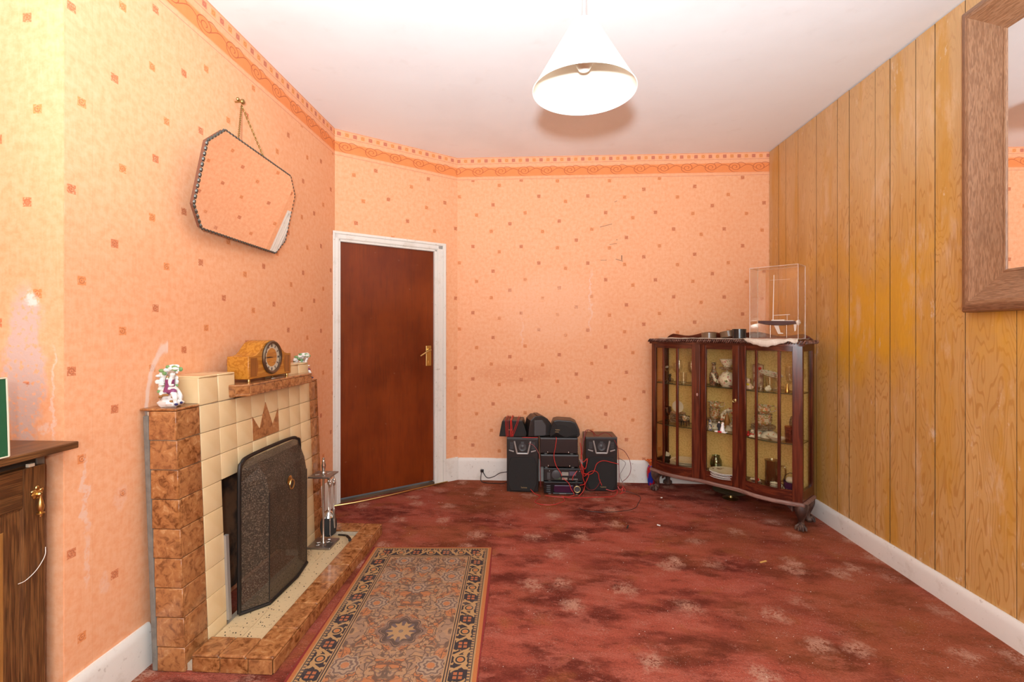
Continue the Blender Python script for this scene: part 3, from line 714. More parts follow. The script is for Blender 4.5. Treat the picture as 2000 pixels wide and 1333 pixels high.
# ------------------------------------------------------------------ porcelain figurines on the pilaster tops
PORC = mat('white_porcelain', fn=lambda: mix(ss(noise(coord('obj'), 90, 3), .55, .68)*.5, (.80, .77, .73), (.60, .45, .36)), rough=.15)
PURP = mat('purple_glaze', (.22, .045, .13), .2); GREENG = mat('green_glaze', (.17, .32, .12), .2); GOLDG = mat('brown_gold_glaze', (.32, .15, .05), .25)
SKIN = mat('porcelain_skin', (.80, .62, .52), .2); HAIR = mat('grey_brown_hair', (.30, .22, .16), .4); NAVY = mat('navy_glaze', (.02, .025, .10), .2)
def figurine(label, loc, flip):
    t = thing('porcelain_figurine', label, 'figurine', loc, 0 if not flip else R(25), 'porcelain figurines on the fireplace')
    r2 = random.Random(5)
    m = MB(); m.ball((0, 0, .016), .042, .034, .020, 14, 8, wob=lambda a, b: .12*math.sin(4*a+3*b)); m.ball((-.018, .004, .042), .026, .024, .026, 12, 8, wob=lambda a, b: .14*math.sin(3*a+5*b))
    m.ball((.015, .004, .040), .024, .022, .018, 12, 8, wob=lambda a, b: .14*math.sin(5*a+2*b)); m.build('rocky_base', PORC, t)
    m = MB()
    for i in range(9):
        a = r2.uniform(0, 6.28); m.ball((.026*math.cos(a), .018*math.sin(a)-.012, r2.uniform(.02, .05)), .009, .006, .005, 8, 5)
    m.build('gilt_scrolls', GOLDG, t)
    m = MB(); m2 = MB()
    arch = spline([(-.030, .010, .05), (-.044, .012, .085), (-.036, .012, .120), (-.014, .012, .146), (.010, .010, .148), (.022, .008, .136)], 5)
    m.tube(arch, [.012]*8+[.009]*(len(arch)-8), 8)
    for i, p in enumerate(arch):
        for k in range(2):
            q = (p.x+r2.uniform(-.010, .010), p.y+r2.uniform(-.016, .006), p.z+r2.uniform(-.008, .010))
            (m2 if (i+k) % 3 == 0 else m).ball(q, r2.uniform(.007, .013), .006, r2.uniform(.004, .009), 8, 5)
    for k in range(22):
        q = (r2.uniform(-.034, .016), r2.uniform(.010, .022), r2.uniform(.055, .138)); (m2 if k % 4 == 0 else m).ball(q, r2.uniform(.008, .013), .005, r2.uniform(.007, .011), 8, 5)
    m.build('flower_bower', PORC, t); m2.build('green_leaves', GREENG, t)
    # seated lady: one skinned body
    me = bpy.data.meshes.new('lady')
    V_ = [(.004, -.006, .060), (.002, -.006, .080), (.006, -.007, .102), (.012, -.009, .112), (.016, -.011, .124), (.018, -.012, .132),
          (.024, -.020, .060), (.036, -.024, .040), (.038, -.026, .018), (.045, -.030, .014), (.020, .006, .060), (.034, .004, .042), (.036, .002, .020),
          (.012, -.020, .098), (.022, -.030, .084), (.034, -.026, .086), (-.002, .006, .098), (-.004, .010, .080)]
    E_ = [(0, 1), (1, 2), (2, 3), (3, 4), (4, 5), (0, 6), (6, 7), (7, 8), (8, 9), (0, 10), (10, 11), (11, 12), (2, 13), (13, 14), (14, 15), (2, 16), (16, 17)]
    RR = [.015, .013, .014, .006, .011, .009, .012, .009, .006, .004, .012, .009, .006, .0065, .005, .004, .0065, .005]
    me.from_pydata(V_, E_, []); o = bpy.data.objects.new('lady', me); C.objects.link(o); o.parent = t
    sk = o.modifiers.new('skin', 'SKIN'); sb = o.modifiers.new('smooth', 'SUBSURF'); sb.levels = 2; sb.render_levels = 2
    for i, v in enumerate(me.skin_vertices[0].data): v.radius = (RR[i], RR[i]); v.use_root = i == 0
    me.materials.append(PORC)
    m = MB(); m.ball((.013, -.009, .128), .0125, .011, .011, 10, 7); m.ball((.004, -.008, .124), .008, .009, .012, 8, 6); m.build('hair', HAIR, o)
    m = MB(); m.lathe([(.016, .104), (.0155, .092), (.0165, .080), (.020, .066), (.022, .058)], c=(.003, -.008, 0), n=14); m.ball((.018, -.018, .060), .020, .014, .012, 10, 6)
    m.build('purple_dress', PURP, o)
    m = MB(); m.ball((.046, -.031, .014), .008, .005, .005, 8, 5); m.ball((.040, .000, .016), .008, .005, .005, 8, 5); m.build('shoes', NAVY, o)
    return t
figurine('porcelain seated lady in purple under a flowered bower, on the near end of the fireplace', (-1.388, 1.712, .967), False)
figurine('porcelain flowered figurine half hidden behind the far cream block of the fireplace', (-1.385, 2.722, .967), True)

# ------------------------------------------------------------------ frameless wall mirror on its chain
MIRR = mat('mirror_silver', (.93, .86, .80), .01, 1.)
MIRR2 = mat('mirror_silver_large', (.95, .95, .95), .01, 1.)
TILT = R(12); MP = (-1.428, 2.203, 1.682)
mr = thing('wall_mirror', 'frameless octagonal mirror with a scalloped edge hung tilted above the fireplace on a chain', 'mirror', MP)
mr.rotation_euler = (0, TILT, R(3.2))
hw_, hh, cz = .385, .435, .085
oct_ = [(-hw_+.075, 0), (hw_-.075, 0), (hw_, cz), (hw_, hh-cz), (hw_-.09, hh), (-hw_+.09, hh), (-hw_, hh-cz), (-hw_, cz)]
def inset(poly, d):
    cx, cy_ = 0, hh/2; out = []; n = len(poly)
    for i in range(n):
        p, a, b = Vector(poly[i]), Vector(poly[i-1]), Vector(poly[(i+1) % n])
        n1 = Vector((-(p-a).y, (p-a).x)).normalized(); n2 = Vector((-(b-p).y, (b-p).x)).normalized()
        q = (n1+n2).normalized(); out.append(tuple(p+q*d/max(.3, q.dot(n1))))
    return out
FX = lambda a, b, d: (d, a, b)
MB().prism(inset(oct_, .006), FX, -.012, .004).build('hardboard_back', mat('brown_hardboard', (.17, .06, .03), .7), mr, smooth=0)
MB().prism(inset(oct_, .007), FX, .0045, .0105).build('mirror_glass', MIRR, mr, smooth=0)
sc = MB(); per = []
for i in range(8):
    a, b = Vector(oct_[i]), Vector(oct_[(i+1) % 8]); k = max(2, round((b-a).length/.0225))
    for j in range(k): per.append((a+(b-a)*(j+.5)/k, (b-a).normalized()))
for p, d in per:
    pts_ = []
    n_ = Vector((-d.y, d.x)); a_, b_ = .0105, .0075
    prof_ = [(math.cos(q)*a_, math.sin(q)*b_) for q in [i*PI/5 for i in range(10)]]
    sc.add([(.0112, *(p+n_*.004))]+[(.006, *(p+n_*.004+d*u+n_*v)) for u, v in prof_]+[(.0112, *(p+n_*.004+d*u*.6+n_*v*.6)) for u, v in prof_],
           [(1+i, 1+(i+1) % 10, 11+(i+1) % 10, 11+i) for i in range(10)]+[(0, 11+i, 11+(i+1) % 10) for i in range(10)])
sc.build('scalloped_edge', mat('dark_cut_glass', (.10, .095, .08), .12, .6), mr, smooth=25)
NAIL = Vector((-1.440, 2.216, 2.365))
tops = []
for y in (2.012, 2.222):
    l = Vector((.004, y-MP[1], hh-.001)); tops.append(mr.location+(Matrix.Rotation(R(3.2), 3, 'Z') @ Matrix.Rotation(TILT, 3, 'Y')) @ l)
m = MB()
inv = (Matrix.Translation(mr.location) @ Matrix.Rotation(R(3.2), 4, 'Z') @ Matrix.Rotation(TILT, 4, 'Y')).inverted()
for tp in tops:
    d = (NAIL+Vector((.002, 0, -.012))-tp); k = int(d.length/.0105)
    side = d.cross(Vector((1, 0, 0))).normalized(); nrm = d.cross(side).normalized(); dn = d.normalized()
    for i in range(k):
        c_ = tp+d*(i+.5)/k; s_ = side if i % 2 else nrm
        m.tube([inv @ (c_+dn*.0078*math.cos(q)+s_*.0040*math.sin(q)) for q in [j*PI/4 for j in range(8)]], .0014, 5, closed=True)
m.build('chain', OLDBRASS, mr, label='brass link chain of the mirror')
m = MB(); m.lathe([(.004, -.02), (.004, .012), (.011, .014), (.013, .020), (.011, .026), (0, .029)], fn=lambda p: (p[2], p[0], p[1]), c=(NAIL.x-.012, NAIL.y, NAIL.z+.006), n=14)
m.ball((NAIL.x-.012, NAIL.y-.006, NAIL.z+.016), .008, .009, .009, 8, 6)
m.build('picture_hook', OLDBRASS, label='brass knob nail in the orange wall that the mirror chain hangs from', cat='hook')

# ------------------------------------------------------------------ big wood framed mirror on the panelled wall
OAKG = lambda ax, n: wood('grey_brown_oak_'+n, (.25, .115, .052), (.36, .185, .095), (.11, .055, .03), ax, 8, .38, contrast=.6)
PMP = (XR, 1.60, 1.335)
pm = thing('framed_mirror', 'large mirror in a wide moulded oak frame on the panelled right wall', 'mirror', PMP)
ya, yb, za, zb = -.56, .565, 0, 1.305
fprof = [(0, 0), (0, .034), (.006, .046), (.018, .054), (.034, .058), (.048, .056), (.058, .050), (.064, .046), (.155, .016), (.160, .018), (.166, .016), (.170, .010), (.170, 0)]
def member(c0, c1, inw0, inw1, ax):
    m = MB(); k = len(fprof)
    vs = [(-h_, c0[0]+inw0[0]*t_, c0[1]+inw0[1]*t_) for t_, h_ in fprof]+[(-h_, c1[0]+inw1[0]*t_, c1[1]+inw1[1]*t_) for t_, h_ in fprof]
    m.add(vs, [(i, (i+1) % k, k+(i+1) % k, k+i) for i in range(k)]+[tuple(range(k))[::-1], tuple(range(k, 2*k))])
    m.build('frame_member', OAKG(ax, ax), pm, smooth=22)
g_ = .0006
member((yb, za), (yb, zb), (-1, 1), (-1, -1), 'z'); member((ya, za), (ya, zb), (1, 1), (1, -1), 'z')
member((ya, zb), (yb, zb), (1, -1), (-1, -1), 'y'); member((ya, za), (yb, za), (1, 1), (-1, 1), 'y')
MB().box(-.011, -.002, ya+.166, yb-.166, za+.166, zb-.166).build('mirror_glass', MIRR2, pm, smooth=0)

# ------------------------------------------------------------------ pendant light
PP = (.149, 1.520, WALL_Z)
pd = thing('pendant_light', 'cream coolie shade pendant lamp hanging from the ceiling on a white flex', 'lamp', PP)
WPL = mat('white_plastic', (.80, .78, .74), .35)
SHADE = mat('cream_shade', fn=lambda: mix(noise(coord('obj'), 200, 2)*.4, (.84, .78, .66), (.80, .72, .58)), rough=.6, Transmission_Weight=0.)
zr = 2.022-WALL_Z; zt_ = 2.240-WALL_Z
m = MB(); m.shell([(.040, zt_), (.165, zr)], n=64); m.shell([(.165, zr), (.163, zr), (.038, zt_-.001), (.040, zt_)], n=64)
m.build('shade', SHADE, pd, smooth=30, fix=True)
m = MB(); m.tube([(.165*math.cos(a), .165*math.sin(a), zr) for a in [i*PI/32 for i in range(64)]], .0016, 6, closed=True); m.build('shade_rim', WPL, pd)
m = MB()
for i in range(3):
    a = i*2*PI/3; m.tube([(.015*math.cos(a), .015*math.sin(a), zt_-.012), (.039*math.cos(a), .039*math.sin(a), zt_-.002)], .0016, 6)
m.tube([(.015*math.cos(a), .015*math.sin(a), zt_-.012) for a in [i*PI/8 for i in range(16)]], .0018, 6, closed=True); m.build('shade_ring', WPL, pd)
MB().lathe([(.016, zt_-.055), (.018, zt_-.05), (.018, zt_-.015), (.014, zt_-.008), (.010, zt_+.012), (.005, zt_+.02)], n=20).build('lamp_holder', WPL, pd)
zb_ = zt_-.055
MB().lathe([(.012, zb_), (.014, zb_-.015), (.024, zb_-.035), (.030, zb_-.058), (.028, zb_-.078), (.018, zb_-.094), (.0, zb_-.100)][::-1], n=24).build('bulb', mat('opal_bulb', (.82, .78, .70), .12), pd)
MB().tube([(0, 0, zt_+.015), (0.001, 0, zt_+.2), (0, 0, -.02)], .0034, 8).build('flex', WPL, pd)
MB().lathe([(.042, 0), (.042, -.008), (.03, -.022), (.012, -.032), (.006, -.036)][::-1], n=28).build('ceiling_rose', WPL, pd)

# ------------------------------------------------------------------ oak cabinet in the alcove
OAK = lambda ax: wood('dark_oak_'+ax, (.115, .044, .015), (.19, .078, .025), (.030, .012, .005), ax, 2.6, .35, contrast=.75)
OAKP = wood('golden_oak_panel', (.34, .145, .035), (.45, .21, .06), (.10, .04, .012), 'z', 1., .32, contrast=.6)
OCP = (-1.70, .95, 0)
oc = thing('oak_cabinet', 'dark oak cabinet with a panelled door in the alcove, cut off at the left edge', 'cabinet', OCP)
def ob(x0, x1, y0, y1, z0, z1, name, m_, bev=.002, par=oc, **k): return MB().box(x0-OCP[0], x1-OCP[0], y0-OCP[1], y1-OCP[1], z0, z1).build(name, m_, par, smooth=0, bevel=bev, **k)
ob(-1.93, -1.412, .50, 1.378, .893, .914, 'top_board', OAK('y'), .003)
ob(-1.92, -1.512, .53, 1.362, .06, .892, 'carcass', OAK('y'))
ob(-1.92, -1.53, .55, 1.35, 0, .06, 'plinth', DARK)
ob(-1.512, -1.505, 1.338, 1.362, .06, .892, 'corner_post', mat('grey_brown_post', (.14, .11, .085), .5))
ob(-1.512, -1.508, .55, 1.337, .855, .890, 'frieze_rail', DARK)
dx0, dx1 = -1.511, -1.488
dl = ob(dx0, dx1-.004, .985, 1.347, .072, .851, 'door', OAK('z'), 0)
ob(dx0+.002, dx1, 1.286, 1.348, .071, .852, 'stile', OAK('z'), .0025, dl); ob(dx0+.002, dx1, .984, 1.046, .071, .852, 'stile', OAK('z'), .0025, dl)
ob(dx0+.002, dx1, 1.0465, 1.2855, .740, .852, 'rail', OAK('y'), .0025, dl); ob(dx0+.002, dx1, 1.0465, 1.2855, .071, .18, 'rail', OAK('y'), .0025, dl)
for o_ in dl.children: o_.parent = dl
m = MB(); T_ = lambda y, z, x: (x-OCP[0], y-OCP[1], z)
o1 = [(1.046, .180), (1.286, .180), (1.286, .740), (1.046, .740)]; o2 = [(1.070, .205), (1.262, .205), (1.262, .715), (1.070, .715)]; o3 = [(1.076, .212), (1.256, .212), (1.256, .708), (1.076, .708)]
m.add([T_(y, z, dx1-.001) for y, z in o1]+[T_(y, z, dx1-.012) for y, z in o2]+[T_(y, z, dx1-.012) for y, z in o3], [(i, (i+1) % 4, 4+(i+1) % 4, 4+i) for i in range(4)]+[(4+i, 4+(i+1) % 4, 8+(i+1) % 4, 8+i) for i in range(4)])
m.build('panel_moulding', OAK('z'), dl, smooth=0)
m = MB(); o4 = [(1.098, .236), (1.236, .236), (1.236, .686), (1.098, .686)]
m.add([T_(y, z, dx1-.012) for y, z in o3]+[T_(y, z, dx1-.003) for y, z in o4], [(i, (i+1) % 4, 4+(i+1) % 4, 4+i) for i in range(4)]+[(4, 5, 6, 7)])
m.build('raised_panel', OAKP, dl, smooth=0)
ob(dx0, dx1-.003, .60, .982, .072, .851, 'door', OAK('z'))
hx, hy, hz = dx1-OCP[0], 1.322-OCP[1], .768
m = MB(); fxx = lambda p: (p[2], p[0], p[1])
m.lathe([(0, .0), (.013, .0), (.015, .002), (.010, .005), (0, .006)], c=(hx, hy, hz), n=16, fn=fxx, wob=lambda a, j: .12*math.cos(6*a))
m.ball((hx+.003, hy, hz+.018), .003, .006, .008, 8, 6); m.ball((hx+.003, hy+.012, hz+.010), .003, .006, .005, 8, 6); m.ball((hx+.003, hy-.012, hz+.010), .003, .006, .005, 8, 6)
hk = m.build('handle_plate', BRASS, dl, label='brass plate with a hanging drop pull')
m = MB(); m.lathe([(.004, 0), (.0065, .006), (.007, .012), (.004, .016)], c=(hx, hy, hz), n=12, fn=fxx)
m.lathe([(.0, -.068), (.004, -.066), (.004, -.061), (.010, -.058), (.010, -.055), (.005, -.053), (.0075, -.045), (.0085, -.036), (.006, -.022), (.0035, -.010), (.004, -.002), (0, .002)], c=(hx+.013, hy, hz), n=14)
m.build('drop_handle', BRASS, hk)
MB().tube(spline([(dx1+.003, 1.345, .60), (dx1+.006, 1.340, .575), (dx1+.005, 1.318, .545), (dx1+.003, 1.29, .528), (dx1+.003, 1.27, .528)], 6), .0011, 5).build('loose_thread', mat('white_thread', (.75, .68, .6), .9), label='loose white thread caught on the oak cabinet door', cat='thread')
MB().box(-1.500, -1.488, 1.302, 1.318, .8525, .862).build('wood_chip', mat('pale_wood_chip', (.72, .60, .44), .8), smooth=0, bevel=.001, label='pale folded paper chip wedged above the oak cabinet door', cat='paper')
# green box at the left edge
GB = (-1.430, 1.034, .914)
gb = thing('green_box', 'green card box with worn pale edges standing on the oak cabinet', 'box', GB); gb.rotation_euler = (0, R(-2), 0)
MB().box(-.045, .022, -.15, .150, 0.001, .215).build('box_body', mat('green_card', fn=lambda: mix(ss(noise(coord('obj'), 40, 4), .62, .72)*.5, (.008, .085, .030), (.15, .24, .14)), rough=.6), gb, smooth=0, bevel=.006, seg=3)
m = MB()
for y in (-.150, .150):
    m.tube([(.0225, y*.985, .004), (.0225, y*.988, .12), (.0225, y*.985, .212)], .0022, 6)
m.tube([(.0225, -.147, .0035), (.0225, .147, .0035)], .0022, 6); m.tube([(.0225, -.147, .2125), (.0225, .147, .2125)], .0022, 6)
m.build('worn_edge', mat('pale_card_edge', (.62, .55, .40), .8), gb)

# ------------------------------------------------------------------ patterned rug
def f_rug():
    x, y, z = sep(coord('obj')); ax, ay = absv(x), absv(y)
    HWd, HLn = .345, .775
    e = mn(HWd-ax, HLn-ay)                        # distance in from the edge
    fine = noise(vec(x, y), 240, 2, .6)
    TAN, ORG, DK, OCH = (.46, .255, .130), (.52, .175, .060), (.045, .036, .038), (.47, .27, .115)
    # field: scrolling leaves, mirrored about both axes
    q = vec(ax, ay); wn = noise(q, 9, 2); wx = ax+(wn-.5)*.09; wy = ay+(noise(vec(ay, ax, 2.), 9, 2)-.5)*.09
    n1 = noise(vec(wx, wy), 13, 1, .5); n2 = noise(vec(wx, wy, 5.), 19, 2, .5)
    c = mix(ss(n2, .52, .56), TAN, ORG); c = mix(ss(n2, .40, .43), (.34, .20, .125), c)
    ol = mx(1-ss(absv(n1-.5), .012, .030), 1-ss(absv(n2-.54), .008, .022)); ol = mx(ol, 1-ss(absv(noise(vec(wx, wy, 8.), 27, 1)-.5), .012, .03)); c = mix(ol*.82, c, DK)
    s3 = sin(wx*62)*sin(wy*62); c = mix(gt(s3, .72)*.75, c, (.17, .10, .085)); c = mix(gt(s3, .90)*.8, c, OCH)
    # flower rosettes
    for (fx_, fy_, r_) in ((.0, .33, .045), (.16, .20, .052), (.15, .44, .055), (.0, .52, .05), (.13, .60, .045), (.075, .06+.62, .03)):
        dx, dy = ax-fx_, ay-fy_; rr = sq(dx*dx+dy*dy); an = M('ARCTAN2', dy, dx); pet = rr/(1+.09*sin(an*8))+(noise(vec(x, y), 60, 1)-.5)*.012
        c = mix(lt(pet, r_), c, mix(gt(sin(pet*330), .2), (.42, .29, .19), (.15, .10, .085)))
        c = mix(lt(rr, r_*.3), c, ORG)
    # centre medallion
    rr = sq(x*x+y*y*.9); an = M('ARCTAN2', y, x)
    md = (rr/(1+.13*M('COSINE', an*8)))*1.55
    c = mix(lt(md, .150), c, mix(lt(noise(q, 26, 2), .52), (.40, .21, .11), (.24, .14, .10)))
    c = mix(lt(md, .115)*gt(md, .088), c, DK); c = mix(lt(absv(md-.125), .004), c, DK)
    c = mix(lt(md, .088), c, mix(lt(absv(sin(an*4)), .55), OCH, (.10, .08, .095)))
    c = mix(lt(rr, .034), c, OCH); c = mix(lt(rr, .010), c, (.2, .15, .12))
    c = mix(.22, c, (.36, .21, .13))
    # borders
    al = M('SUBTRACT', mx(ax-(HWd-.145), 0.), 0.); along = mix(lt(HWd-ax, HLn-ay), (1, 1, 1), (0, 0, 0))
    side = lt(HWd-ax, HLn-ay); u = side*ay+(1-side)*ax
    bb = gt(e, .045)*lt(e, .112); v = e-.0785
    bm = fmod(u, .168)-.084; bn = noise(vec(absv(bm), v*1.0, side), 38, 2, .5)
    bc = mix(lt(absv(v+.020*sin(u*75.)), .010), DK, OCH)
    bc = mix(gt(bn, .55), bc, OCH)
    r_ = sq(bm*bm+v*v); bc = mix(lt(r_, .030), bc, DK); bc = mix(lt(mx(absv(bm), absv(v)), .017), bc, (.44, .14, .06)); bc = mix(lt(mn(absv(bm), absv(v)), .003)*lt(r_, .024), bc, DK)
    bm2 = fmod(u+.084, .168)-.084; r2_ = sq(bm2*bm2+v*v); bc = mix(lt(r2_, .026), bc, OCH); bc = mix(lt(absv(r2_-.016), .003), bc, DK); bc = mix(lt(r2_, .010), bc, ORG)
    g1 = mix(gt(sin(u*420), 0.), OCH, (.10, .07, .06))
    c = mix(lt(e, .135), c, (.44, .25, .12)); c = mix(lt(absv(e-.128), .0022), c, DK); c = mix(lt(absv(e-.118), .0022), c, DK)
    c = mix(bb, c, bc); c = mix(lt(absv(e-.040), .005), c, g1)
    c = mix(lt(e, .033), c, (.46, .27, .12)); c = mix(lt(absv(e-.032), .0018), c, DK)
    c = mix(lt(e, .024), c, (.50, .165, .055)); c = mix(lt(e, .009), c, (.27, .035, .032))
    # threadbare greyish wear
    wr_ = noise(vec(x, y), 8, 5, .7); c = mix(ss(wr_, .50, .70)*.25*gt(e, .03), c, (.46, .31, .22))
    c = mix(ss(fine, .35, .7)*.3, mix(.22, c, (.05, .03, .02)), c)
    return {'color': c, 'height': fine+noise(vec(x, y), 90, 2)}
RUG = mat('persian_rug', fn=f_rug, rough=.95, bump=.5, bd=.004, spec=.1)
m = MB(); nu, nv = 40, 90
def rugpt(u, v, top):
    x = -.345+.69*u; y = -.775+1.55*v; ed = min(u*.69, (1-u)*.69, v*1.55, (1-v)*1.55)
    z = .0005 if not top else .004+.005*min(1, ed/.012)+.0012*math.sin(7*x+2)*math.sin(5*y)
    return (x+.004*math.sin(6*y), y, z)
m.grid(lambda u, v: rugpt(u, v, True), nu, nv)
b = MB(); bd_ = [rugpt(i/nu, 0, 1) for i in range(nu+1)]+[rugpt(1, j/nv, 1) for j in range(1, nv+1)]+[rugpt(1-i/nu, 1, 1) for i in range(1, nu+1)]+[rugpt(0, 1-j/nv, 1) for j in range(1, nv)]
k = len(bd_); m.add(bd_+[(p[0], p[1], .0005) for p in bd_], [(i, (i+1) % k, k+(i+1) % k, k+i) for i in range(k)])
m.build('hearth_rug', RUG, loc=(-.566, 1.925, 0.0005), rot=(0, 0, R(2.6)), label='worn persian pattern rug lying on the red carpet before the hearth', cat='rug')
# ------------------------------------------------------------------ bow fronted china cabinet across the corner
CA = math.atan2(-.703, .711); CO = Vector((.925, 3.77, 0)); CL = 1.054
MAH = lambda ax: wood('mahogany_'+ax, (.062, .011, .005), (.125, .024, .009), (.030, .006, .004), ax, 1.2, .20, contrast=.5)
DUST = wood('dusty_mahogany', (.20, .10, .075), (.30, .17, .135), (.11, .045, .032), 'x', 1.2, .5)
LEGM = wood('worn_mahogany_leg', (.045, .018, .012), (.12, .065, .045), (.022, .009, .006), 'z', 1.2, .5)
LEGM2 = mat('worn_mahogany_edge', fn=lambda: mix(ss(noise(coord('obj'), 60, 3), .4, .65), (.07, .022, .012), (.26, .13, .09)), rough=.4)
GL = glass_mat('cabinet_glass', '#f6f2e6', 1.45, .0)
GLS = glass_mat('shelf_glass', (.86, .88, .82), 1.45, .02)
GLE = mat('shelf_glass_edge', (.05, .065, .045), .2)
def f_lining():
    p = coord('obj'); n = noise(p, 95, 2, .6); n2 = noise(p, 5, 3)
    return mix(ss(n, .46, .60)*.55, mix(n2, (.88, .66, .30), (.90, .71, .36)), (.62, .42, .14))
LINING = mat('gold_patterned_lining', fn=f_lining, rough=.7)
cb = thing('china_cabinet', 'mahogany bow fronted glazed china cabinet on claw feet standing across the corner', 'cabinet', CO, CA)
SA, SB, X0c, X1c, DP = .366, .641, -.030, CL-.022, .232
def bow(s):
    if s <= SA: return -.040*math.sin(PI*max(0, (s-X0c))/(SA-X0c))
    if s >= SB: return -.040*math.sin(PI*max(0, (X1c-s))/(X1c-SB))
    return 0.
def strip(m, s0, s1, f0, f1, z0, z1, mi=0):
    """solid following the curved front between s0 and s1, from depth f0 to f1"""
    n = max(1, int((s1-s0)/.022)); vs = []; fs = []
    for i in range(n+1):
        s = s0+(s1-s0)*i/n; b = bow(s); vs += [(s, b+f0, z0), (s, b+f1, z0), (s, b+f1, z1), (s, b+f0, z1)]
    for i in range(n):
        for j in range(4): fs.append((i*4+j, (i+1)*4+j, (i+1)*4+(j+1) % 4, i*4+(j+1) % 4))
    fs += [(3, 2, 1, 0), (n*4, n*4+1, n*4+2, n*4+3)]
    return m.add(vs, fs, mi)
PZ0, PZ1, BZ, TZ = .245, 1.128, .172, 1.172
def top_poly(grow, z0, z1, m, f=0.):
    """full plan of the cabinet with the bowed front"""
    pts = [(X0c-grow+(X1c-X0c+2*grow)*i/40, 0) for i in range(41)]
    pts = [(s, bow(min(max(s, X0c), X1c))-grow+f) for s, _ in pts]+[(X1c+grow, DP), (X0c-grow, DP)]
    m.prism(pts, lambda a, b, d: (a, b, d), z0, z1)
m = MB(); top_poly(.006, TZ, 1.196, m); m.build('cabinet_top', MAH('x'), cb, smooth=25, bevel=.003)
# carved gadroon edge: slanting lobes along the front and the two ends
m = MB(); path = []
for i in range(74): path.append((X0c-.020+(X1c-X0c+.04)*(i+.5)/74, None))
for s, _ in path:
    y = bow(min(max(s, X0c), X1c))-.016
    c_ = (s, y, 1.185); sl = .55
    b = MB(); b.ball((0, 0, 0), .0062, .012, .0150, 7, 6)
    m.add([(c_[0]+v[0]+v[2]*sl, c_[1]+v[1], c_[2]+v[2]*.9) for v in b.v], b.f)
for x in (X0c-.018, X1c+.018):
    for i in range(15):
        y = .0+DP*(i+.3)/15; b = MB(); b.ball((0, 0, 0), .012, .0062, .0150, 7, 6); m.add([(x+v[0], y+v[1]+v[2]*.5, 1.185+v[2]*.9) for v in b.v], b.f)
m.build('gadroon_moulding', LEGM2, cb, smooth=60)
m = MB(); strip(m, X0c-.012, X1c+.012, -.012, .002, 1.160, 1.174); m.build('top_bead', MAH('x'), cb, smooth=25)
m = MB()
gp = [(X0c, 1.197), (X0c+.03, 1.222)]+[(X0c+.03+(X1c-X0c-.06)*i/30, 1.226+.016*math.sin(PI*i/30)+.012*math.cos(i/30*4*PI*1.5)) for i in range(1, 30)]+[(X1c-.03, 1.222), (X1c, 1.197)]
m.prism(gp, lambda a, b, d: (a, d, b), DP-.016, DP-.002); m.build('back_gallery', MAH('x'), cb, smooth=25, bevel=.002)
m = MB(); top_poly(-.012, BZ+.004, BZ+.034, m); m.build('floor_board', MAH('x'), cb, smooth=25)
m = MB(); top_poly(.014, .150, BZ+.004, m); m.build('base_moulding', DUST, cb, smooth=25, bevel=.009, seg=3)
MB().box(X0c+.02, X1c-.02, DP-.010, DP-.002, BZ, TZ).build('back_panel', DARK, cb, smooth=0)
MB().box(X0c+.022, X1c-.022, DP-.0125, DP-.0105, BZ+.03, TZ-.02).build('back_lining', LINING, cb, smooth=0)
MB().box(X0c, X0c+.026, DP-.034, DP-.001, BZ, TZ).build('back_post', MAH('z'), cb, smooth=0); MB().box(X1c-.026, X1c, DP-.034, DP-.001, BZ, TZ).build('back_post', MAH('z'), cb, smooth=0)
for x0 in (X0c, X1c-.020):
    e = thing('end_frame', None, None); e.parent = cb
    MB().box(x0, x0+.020, .022, DP-.036, 1.128, TZ).build('end_rail', MAH('y'), e, smooth=0); MB().box(x0, x0+.020, .022, DP-.036, BZ, PZ0).build('end_rail', MAH('y'), e, smooth=0)
    MB().box(x0+.008, x0+.011, .02, DP-.034, PZ0-.005, 1.130).build('end_pane', GL, e, smooth=0)
def front(name, s0, s1, wl, wr, munt, key):
    e = thing(name, None, None); e.parent = cb
    a, b = s0+wl, s1-wr
    for u, v in ((s0, a), (b, s1)): m = MB(); strip(m, u+.0006, v-.0006, 0, .022, BZ+.002, TZ-.001); m.build('stile', MAH('z'), e, smooth=25, bevel=.002)
    m = MB(); strip(m, a, b, .001, .021, PZ1, TZ-.001); m.build('rail', MAH('x'), e, smooth=25)
    m = MB(); strip(m, a, b, .001, .021, BZ+.002, PZ0); m.build('rail', MAH('x'), e, smooth=25)
    ed = [a]+munt+[b]
    for q in munt: m = MB(); strip(m, q-.0085, q+.0085, .001, .016, PZ0, PZ1); m.build('glazing_bar', MAH('z'), e, smooth=25, bevel=.002)
    for u, v in zip(ed[:-1], ed[1:]): m = MB(); strip(m, u, v, .0165, .0185, PZ0-.004, PZ1+.004); m.build('pane', GL, e, smooth=25)
    return e
front('front_panel', X0c, SA, .046, .056, [.088, .205], 0)
dd = front('cabinet_door', SA, SB, .044, .044, [], 1)
front('front_panel', SB, X1c, .052, .056, [.766, .905], 0)
m = MB(); m.lathe([(0, 0), (.009, 0), (.010, .003), (.006, .006), (0, .006)], c=(SB-.022, -.001, .775), n=14, fn=lambda p: (p[0]*.8, -p[2], p[1]*1.4)); m.tube([(SB-.022, -.006, .775), (SB-.022, -.018, .775)], .003, 6)
m.tube([(SB-.022+.010*math.cos(a), -.020, .775+.010*math.sin(a)) for a in [i*PI/6 for i in range(12)]], .0022, 6, closed=True); m.build('key', OLDBRASS, dd, label='brass key in the lock')
